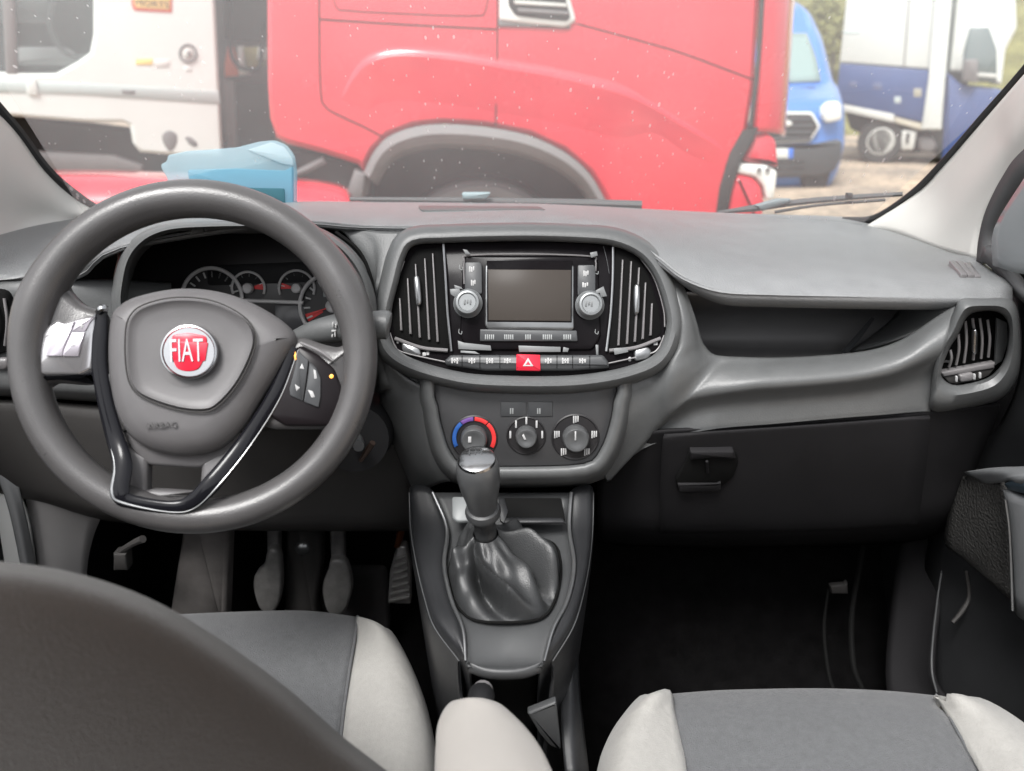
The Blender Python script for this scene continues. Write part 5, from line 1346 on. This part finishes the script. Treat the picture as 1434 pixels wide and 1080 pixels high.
br_ = thing('pedal_bracket', 'dark pedal bracket with one round bolt between clutch and brake', 'bracket', PPl.pw(424, 860))
slab('plate', [(404, 690), (448, 690), (450, 790), (442, 850), (452, 920), (392, 920), (398, 850), (398, 790)], PPl, 0.03, M_knee, br_, bev=0.008, front=-0.03, rad=6)
lathe('bolt', [(0.012, 0), (0.012, 0.006), (0.008, 0.009), (0, 0.0095)], PPl.pw(424, 767, -0.03), Vector((0, -1, 0.3)), M_satin, br_, 20)
fm = slab('floor_mat', [(450, 800), (540, 800), (545, 880), (530, 960), (440, 960)], vplane(500, 860, 1.2), 0.02, M_carpetg, None, bev=0.008, rad=10)
tag(fm, 'worn dark grey mat under the brake and accelerator pedals', 'mat')
M_footrest = mat('worn_footrest', (0.13, 0.12, 0.115), 0.8, bump=(400, .6), vary=(20, 0.25))
fr_ = thing('footrest', 'grey worn column and footrest left of the clutch pedal', 'footrest', P(280, 860, 1.08))
slab('pad', [(262, 700), (322, 700), (316, 880), (234, 880)], vplane(285, 800, 1.10), 0.03, M_footrest, fr_, bev=0.008, rad=5)
lb = thing('bonnet_release', 'small dark release lever low beside the left kick panel', 'lever', P(180, 800, 1.02))
tube('lever', [(165, 775, 1.02), (185, 762, 1.01), (200, 755, 1.0)], [0.005, 0.005, 0.006], M_knee, lb, 8)
slab('bracket', [(158, 776), (176, 776), (178, 800), (158, 800)], vplane(168, 788, 1.01), 0.02, M_knee, lb, bev=0.003)

# ================================================================== DOORS AND SIDES
dd = thing('driver_door', 'grey driver side door lower panel and white panel for outside light at the left edge', 'door', (-0.75, 0.6, 0.0))
sheet('kick_panel', [[(20, 640, 1.0), (70, 690, 1.0), (140, 728, 1.03)], [(40, 720, 1.0), (75, 740, 1.0), (130, 755, 1.03)], [(52, 800, 0.99), (80, 800, 0.99), (122, 800, 1.02)], [(60, 900, 0.97), (90, 900, 0.97), (120, 900, 1.0)]], M_kick, dd, 4, 4, 0.01)
sheet('sill_seal', [[(-30, 610, 0.98), (0, 648, 0.98), (24, 672, 0.98)], [(6, 694, 0.97), (20, 705, 0.97), (36, 720, 0.98)], [(28, 790, 0.96), (38, 790, 0.96), (50, 790, 0.98)], [(40, 880, 0.95), (50, 880, 0.95), (60, 880, 0.96)]], M_doorg, dd, 4, 4, 0.01)
sheet('daylight_panel', [[(-60, 640, 1.02), (0, 660, 1.02), (30, 690, 1.01)], [(-60, 720, 0.99), (0, 720, 0.99), (40, 740, 0.99)], [(-60, 900, 0.95), (0, 900, 0.95), (60, 900, 0.96)]], M_daylight, dd, 4, 4, 0.01)  # white sheet stands in for outside light past the open door
sheet('inner_panel', [[Vector((-0.76, -0.3, 0.86)), Vector((-0.77, 0.3, 0.87)), Vector((-0.77, 0.9, 0.88))], [Vector((-0.73, -0.3, 0.5)), Vector((-0.74, 0.3, 0.5)), Vector((-0.75, 0.9, 0.5))], [Vector((-0.75, -0.3, 0.0)), Vector((-0.75, 0.3, 0.0)), Vector((-0.76, 0.9, 0.0))]], M_doorg, dd, 4, 4, 0.02)

pd = thing('passenger_door', 'dark passenger door with grained speaker panel and pale armrest end', 'door', (0.75, 0.7, 0.0))
sheet('inner_panel', [[(1384, 368, 1.075), (1440, 366, 0.98), (1560, 350, 0.82)],
                      [(1424, 425, 1.02), (1450, 430, 0.97), (1560, 430, 0.82)],
                      [(1428, 520, 1.0), (1455, 520, 0.95), (1560, 520, 0.80)],
                      [(1395, 600, 1.03), (1434, 600, 0.95), (1560, 600, 0.78)],
                      [(1330, 670, 1.12), (1434, 670, 0.95), (1560, 690, 0.77)],
                      [(1300, 760, 1.14), (1420, 760, 0.95), (1560, 780, 0.74)],
                      [(1290, 860, 1.12), (1420, 860, 0.92), (1560, 880, 0.71)],
                      [(1290, 970, 1.05), (1440, 990, 0.85), (1560, 1000, 0.69)],
                      [(1300, 1100, 0.98), (1450, 1100, 0.8), (1560, 1100, 0.67)]], M_doord, pd, 4, 4, 0.01)
sheet('speaker_grille', [[(1345, 668, 1.02), (1375, 664, 0.965), (1404, 684, 0.915)], [(1330, 710, 1.03), (1375, 712, 0.955), (1412, 716, 0.905)], [(1322, 760, 1.04), (1375, 775, 0.95), (1416, 780, 0.90)], [(1340, 775, 1.02), (1385, 815, 0.94), (1412, 838, 0.90)]], M_doortex, pd, 5, 5, 0.01)
sheet('armrest', [[(1348, 661, 1.0), (1390, 655, 0.93), (1434, 653, 0.88), (1500, 650, 0.82)], [(1360, 668, 0.98), (1395, 662, 0.91), (1434, 659, 0.86), (1500, 656, 0.80)], [(1378, 678, 0.96), (1404, 676, 0.90), (1420, 668, 0.86), (1500, 664, 0.80)]], M_doorg, pd, 5, 4, 0.012)
sheet('pocket_panel', [[(1404, 686, 0.895), (1420, 694, 0.87), (1500, 720, 0.80)], [(1414, 750, 0.885), (1426, 752, 0.86), (1500, 760, 0.79)], [(1420, 855, 0.865), (1432, 868, 0.845), (1500, 900, 0.77)]], M_doorg, pd, 5, 4, 0.012)
sheet('pull_handle', [[(1406, 678, 0.888), (1434, 667, 0.85), (1500, 664, 0.80)], [(1412, 686, 0.885), (1436, 692, 0.85), (1500, 712, 0.80)]], mat('blue_grey_recess', (0.07, 0.10, 0.125), 0.4), pd, 4, 3, 0.01)
tube('pocket_edge', [(1408, 700, 0.882), (1414, 750, 0.877), (1418, 855, 0.857)], 0.0018, M_satin, pd, 6)
sheet('quarter_glass', [[(1440, 240, 0.96), (1500, 220, 0.88), (1580, 200, 0.80)], [(1392, 320, 1.02), (1440, 310, 0.95), (1580, 300, 0.80)], [(1390, 372, 1.03), (1440, 385, 0.95), (1580, 390, 0.80)]], M_glassd, pd, 4, 4, 0.004)
sheet('window_sill_seal', [[(1378, 345, 1.065), (1400, 368, 1.02), (1424, 400, 0.975), (1440, 415, 0.95)], [(1372, 362, 1.075), (1396, 384, 1.03), (1420, 412, 0.985), (1440, 430, 0.955)]], M_seal2, pd, 5, 4, 0.012)

st_ = thing('door_sill', 'dark passenger door sill with thin pale trim line', 'sill', P(1310, 960, 1.0))
sheet('trim', [[(1265, 740, 1.20), (1300, 735, 1.17), (1322, 742, 1.13)], [(1250, 830, 1.16), (1290, 830, 1.12), (1316, 830, 1.09)], [(1240, 940, 1.08), (1280, 940, 1.05), (1304, 940, 1.02)], [(1250, 1010, 1.0), (1300, 1000, 0.98), (1330, 985, 0.96)]], M_dark, st_, 4, 4, 0.008)
tube('pale_line', [(1318, 742, 1.12), (1324, 765, 1.11), (1314, 830, 1.08), (1306, 900, 1.04), (1305, 940, 1.01), (1312, 970, 0.98)], 0.0014, M_knob, st_, 6)
tube('check_strap', [(1353, 800, 1.03), (1357, 835, 1.02), (1348, 855, 1.01), (1334, 872, 1.0)], [0.0025, 0.003, 0.004, 0.003], M_knee, st_, 6)
ft = thing('footwell_trim', 'black ribbed trim and small clip at the passenger footwell side', 'trim', P(1180, 960, 1.15))
tube('rib', [(1215, 720, 1.24), (1205, 790, 1.22), (1193, 860, 1.18), (1195, 930, 1.12), (1210, 970, 1.06)], [0.004, 0.005, 0.005, 0.005, 0.004], M_seam, ft, 8)
tube('rib', [(1160, 825, 1.20), (1154, 880, 1.16), (1160, 940, 1.10), (1170, 975, 1.06)], [0.002, 0.003, 0.003, 0.003], M_seam, ft, 8)
slab('clip', [(1163, 821), (1184, 819), (1187, 816), (1188, 832), (1165, 832)], vplane(1175, 826, 1.18), 0.01, M_knee, ft, bev=0.002)
# ================================================================== SEATS
def drop(p, dx, dy, dz): return p + Vector((dx, dy, dz))
ds = thing('driver_seat', 'driver seat with grey cushion, cream bolster and armrest, dark backrest in foreground', 'seat', (-0.38, 0.6, 0.0))
fe = [(120, 868), (200, 862), (300, 857), (400, 854), (450, 856), (501, 863)]
def frow(z, dv, us=None): return [PZ(u, v + dv, z) for u, v in fe]
def brow(v, lastu, z): return [PZ(u + (lastu - 501) * (u - 120) / 381, v, z) for u, _ in fe]
sheet('cushion', [[drop(p, 0, 0.01, -0.16) for p in frow(.40, 3)], [drop(p, 0, 0.006, -0.05) for p in frow(.40, 3)], frow(.402, 2), frow(.418, 14), brow(905, 496, .424), brow(960, 487, .422), brow(1040, 477, .418), brow(1180, 466, .41)], M_seatg, ds, 4, 5, 0.006, angle=80)
bol = [[(501, 863), (522, 869), (538, 878), (549, 890)], [(497, 895), (532, 900), (560, 913), (574, 930)], [(488, 950), (540, 957), (580, 972), (598, 990)], [(480, 1010), (545, 1018), (590, 1030), (608, 1050)], [(470, 1120), (545, 1125), (592, 1135), (612, 1140)]]
bz = (.421, .440, .428, .385)
rows = []
for r_ in bol:
    pts = [PZ(u, v, z) for (u, v), z in zip(r_, bz)]
    pts.append(drop(pts[-1], 0.004, 0.0, -0.08)); pts.append(drop(pts[-1], -0.01, 0, -0.12))
    rows.append(pts)
rows.insert(0, [drop(p, -0.004 * i, 0.012, -0.05) for i, p in enumerate(rows[0])])
rows.insert(0, [drop(p, 0, 0.0, -0.12) for i, p in enumerate(rows[0])])
sheet('side_bolster', rows, M_seatc, ds, 5, 5, 0.006, angle=80)
tube('seam_piping', [PZ(501, 863, .421), PZ(497, 895, .425), PZ(488, 950, .424), PZ(480, 1010, .422), PZ(470, 1120, .42)], 0.002, M_seatg, ds, 6)
# backrest close to the lens
edge = [(-220, 790), (-100, 783), (0, 786), (100, 801), (205, 836), (300, 890), (400, 962), (480, 1032), (556, 1092), (620, 1160)]
def bk(du, dv, Y): return [P(u + du, v + dv, Y) for u, v in edge]
sheet('backrest', [bk(-20, 40, 0.56), bk(-4, 8, 0.53), bk(0, 0, 0.49), bk(-3, 6, 0.455), bk(-14, 28, 0.425), bk(-50, 95, 0.405), bk(-130, 220, 0.39), bk(-260, 420, 0.38)], M_seatd, ds, 5, 5, 0.008, angle=80)
arm_rows = [[(628, 986), (645, 979), (662, 977), (682, 979), (702, 988)], [(615, 1008), (640, 997), (668, 995), (705, 1002), (732, 1014)], [(612, 1046), (645, 1041), (680, 1039), (722, 1041), (757, 1047)], [(611, 1092), (650, 1090), (690, 1090), (740, 1090), (778, 1092)], [(610, 1170), (655, 1168), (700, 1168), (760, 1168), (815, 1170)]]
az = (.588, .602, .606, .602, .586)
rows = []
for r_ in arm_rows:
    pts = [PZ(u, v, z) for (u, v), z in zip(r_, az)]
    rows.append([drop(pts[0], 0.004, 0, -0.06), drop(pts[0], 0, 0, -0.02)] + pts + [drop(pts[-1], 0.0, 0, -0.02), drop(pts[-1], -0.004, 0, -0.06)])
rows.insert(0, [drop(p, 0, 0.004, -0.02) for p in rows[0]])
rows.insert(0, [drop(p, 0, -0.006, -0.05) for p in rows[0]])
M_arm = mat('cream_armrest_fabric', (0.29, 0.273, 0.255), 0.85, bump=(1300, 0.6, 'noise', 0.0012), vary=(14, 0.04), sheen=0.15)
sheet('armrest', rows, M_arm, ds, 4, 5, 0.004, angle=80)

ps = thing('passenger_seat', 'passenger seat cushion with grey centre and cream bolsters both sides', 'seat', (0.38, 0.5, 0.0))
fe = [(935, 971), (1000, 966), (1065, 964), (1130, 963), (1190, 964), (1250, 967), (1311, 973)]
def frow2(z, dv): return [PZ(u, v + dv, z) for u, v in fe]
def brow2(v, u0, u1, z): return [PZ(u0 + (u1 - u0) * (u - 935) / 376, v, z) for u, _ in fe]
sheet('cushion', [[drop(p, 0, 0.01, -0.16) for p in frow2(.40, 3)], [drop(p, 0, 0.006, -0.05) for p in frow2(.40, 3)], frow2(.402, 2), frow2(.418, 14), brow2(1005, 941, 1330, .424), brow2(1045, 951, 1352, .424), brow2(1085, 959, 1374, .42), brow2(1200, 968, 1440, .41)], M_seatg, ps, 4, 5, 0.006, angle=80)
for bol, sg in (([[(935, 971), (922, 975), (910, 980), (900, 986)], [(941, 1000), (905, 1000), (884, 1006), (872, 1016)], [(950, 1040), (895, 1036), (868, 1042), (852, 1050)], [(958, 1080), (890, 1078), (858, 1082), (842, 1090)], [(966, 1180), (880, 1180), (845, 1180), (830, 1190)]], 1),
                ([[(1311, 973), (1330, 977), (1348, 982), (1366, 990)], [(1330, 1005), (1366, 1000), (1400, 1006), (1424, 1018)], [(1352, 1045), (1400, 1036), (1440, 1044), (1470, 1060)], [(1374, 1085), (1430, 1080), (1475, 1090), (1505, 1105)], [(1430, 1190), (1490, 1190), (1540, 1200), (1570, 1210)]], -1)):
    rows = []
    for r_ in bol:
        pts = [PZ(u, v, z) for (u, v), z in zip(r_, bz)]
        pts.append(drop(pts[-1], -0.004 * sg, 0.0, -0.08)); pts.append(drop(pts[-1], 0.01 * sg, 0, -0.12))
        rows.append(pts)
    rows.insert(0, [drop(p, 0.004 * i * sg, 0.012, -0.05) for i, p in enumerate(rows[0])])
    rows.insert(0, [drop(p, 0, 0.0, -0.12) for i, p in enumerate(rows[0])])
    sheet('side_bolster', rows, M_seatc, ps, 5, 5, 0.006, angle=80)
tube('seam_piping', [PZ(935, 971, .404), PZ(941, 1005, .425), PZ(951, 1045, .425), PZ(959, 1085, .421), PZ(968, 1200, .411)], 0.0018, M_seatg, ps, 6)
tube('seam_piping', [PZ(1311, 973, .404), PZ(1330, 1005, .425), PZ(1352, 1045, .425), PZ(1374, 1085, .421), PZ(1440, 1200, .411)], 0.0018, M_seatg, ps, 6)

hb = thing('handbrake', 'handbrake lever with pale grip end just ahead of the armrest', 'handbrake', (-0.02, 0.45, 0.2))
tube('lever', [Vector((-0.03, 0.42, 0.40)), P(672, 1010, 0.60), P(676, 975, 0.645)], [0.013, 0.014, 0.013], M_black, hb, 14)
tube('grip_end', [P(675, 982, 0.636), P(676, 966, 0.655), P(676, 962, 0.66)], [0.0115, 0.0115, 0.008], M_slat, hb, 14)
tt = thing('tunnel_tray', 'grey plastic side tray between armrest and passenger seat', 'tray', P(790, 1000, 0.75))
sheet('side_trim', [[(792, 905, 0.80), (803, 905, 0.80), (810, 900, 0.82)], [(786, 960, 0.76), (800, 965, 0.75), (812, 960, 0.77)], [(786, 1020, 0.70), (804, 1020, 0.70), (818, 1020, 0.72)], [(792, 1090, 0.65), (808, 1090, 0.65), (826, 1090, 0.67)]], M_consd, tt, 4, 4, 0.006)
slab('buckle_plate', [(738, 1000), (779, 984), (786, 1052), (770, 1046), (756, 1030)], vplane(765, 1020, 0.68), 0.01, M_console, tt, bev=0.003, rad=3)

# ================================================================== BLUE SLEEVE ON THE DASH
bs = thing('plastic_sleeve', 'pale blue translucent plastic sleeve lying on the dash above the wheel', 'sleeve', P(320, 285, 1.4))
SL = plane_ab((320, 205, 1.385), (320, 285, 1.36))
slab('outer_sleeve', [(224, 230), (233, 226), (234, 217), (262, 211), (296, 209), (332, 206), (362, 198), (384, 196), (400, 202), (411, 217), (414, 240), (414, 292), (300, 292), (250, 268), (236, 260), (232, 246), (226, 238)], SL, 0.010, M_bluebag, bs, bev=0.003, rad=5)
slab('folded_sheet', [(262, 238), (330, 236), (398, 239), (410, 233), (410, 288), (270, 288)], SL, 0.006, M_bluebag2, bs, bev=0.002, front=0.004, rad=3)
slab('white_flap', [(346, 210), (380, 199), (398, 206), (409, 222), (411, 232), (396, 230)], SL, 0.004, thin_plastic('white_flap_plastic', (0.68, 0.78, 0.82), 0.6), bs, bev=0.001, front=0.003, rad=3)
slab('green_edge', [(300, 262), (398, 264), (399, 288), (300, 288)], SL, 0.004, thin_plastic('teal_edge', (0.16, 0.36, 0.40), 0.4), bs, bev=0.001, front=0.006, rad=2)
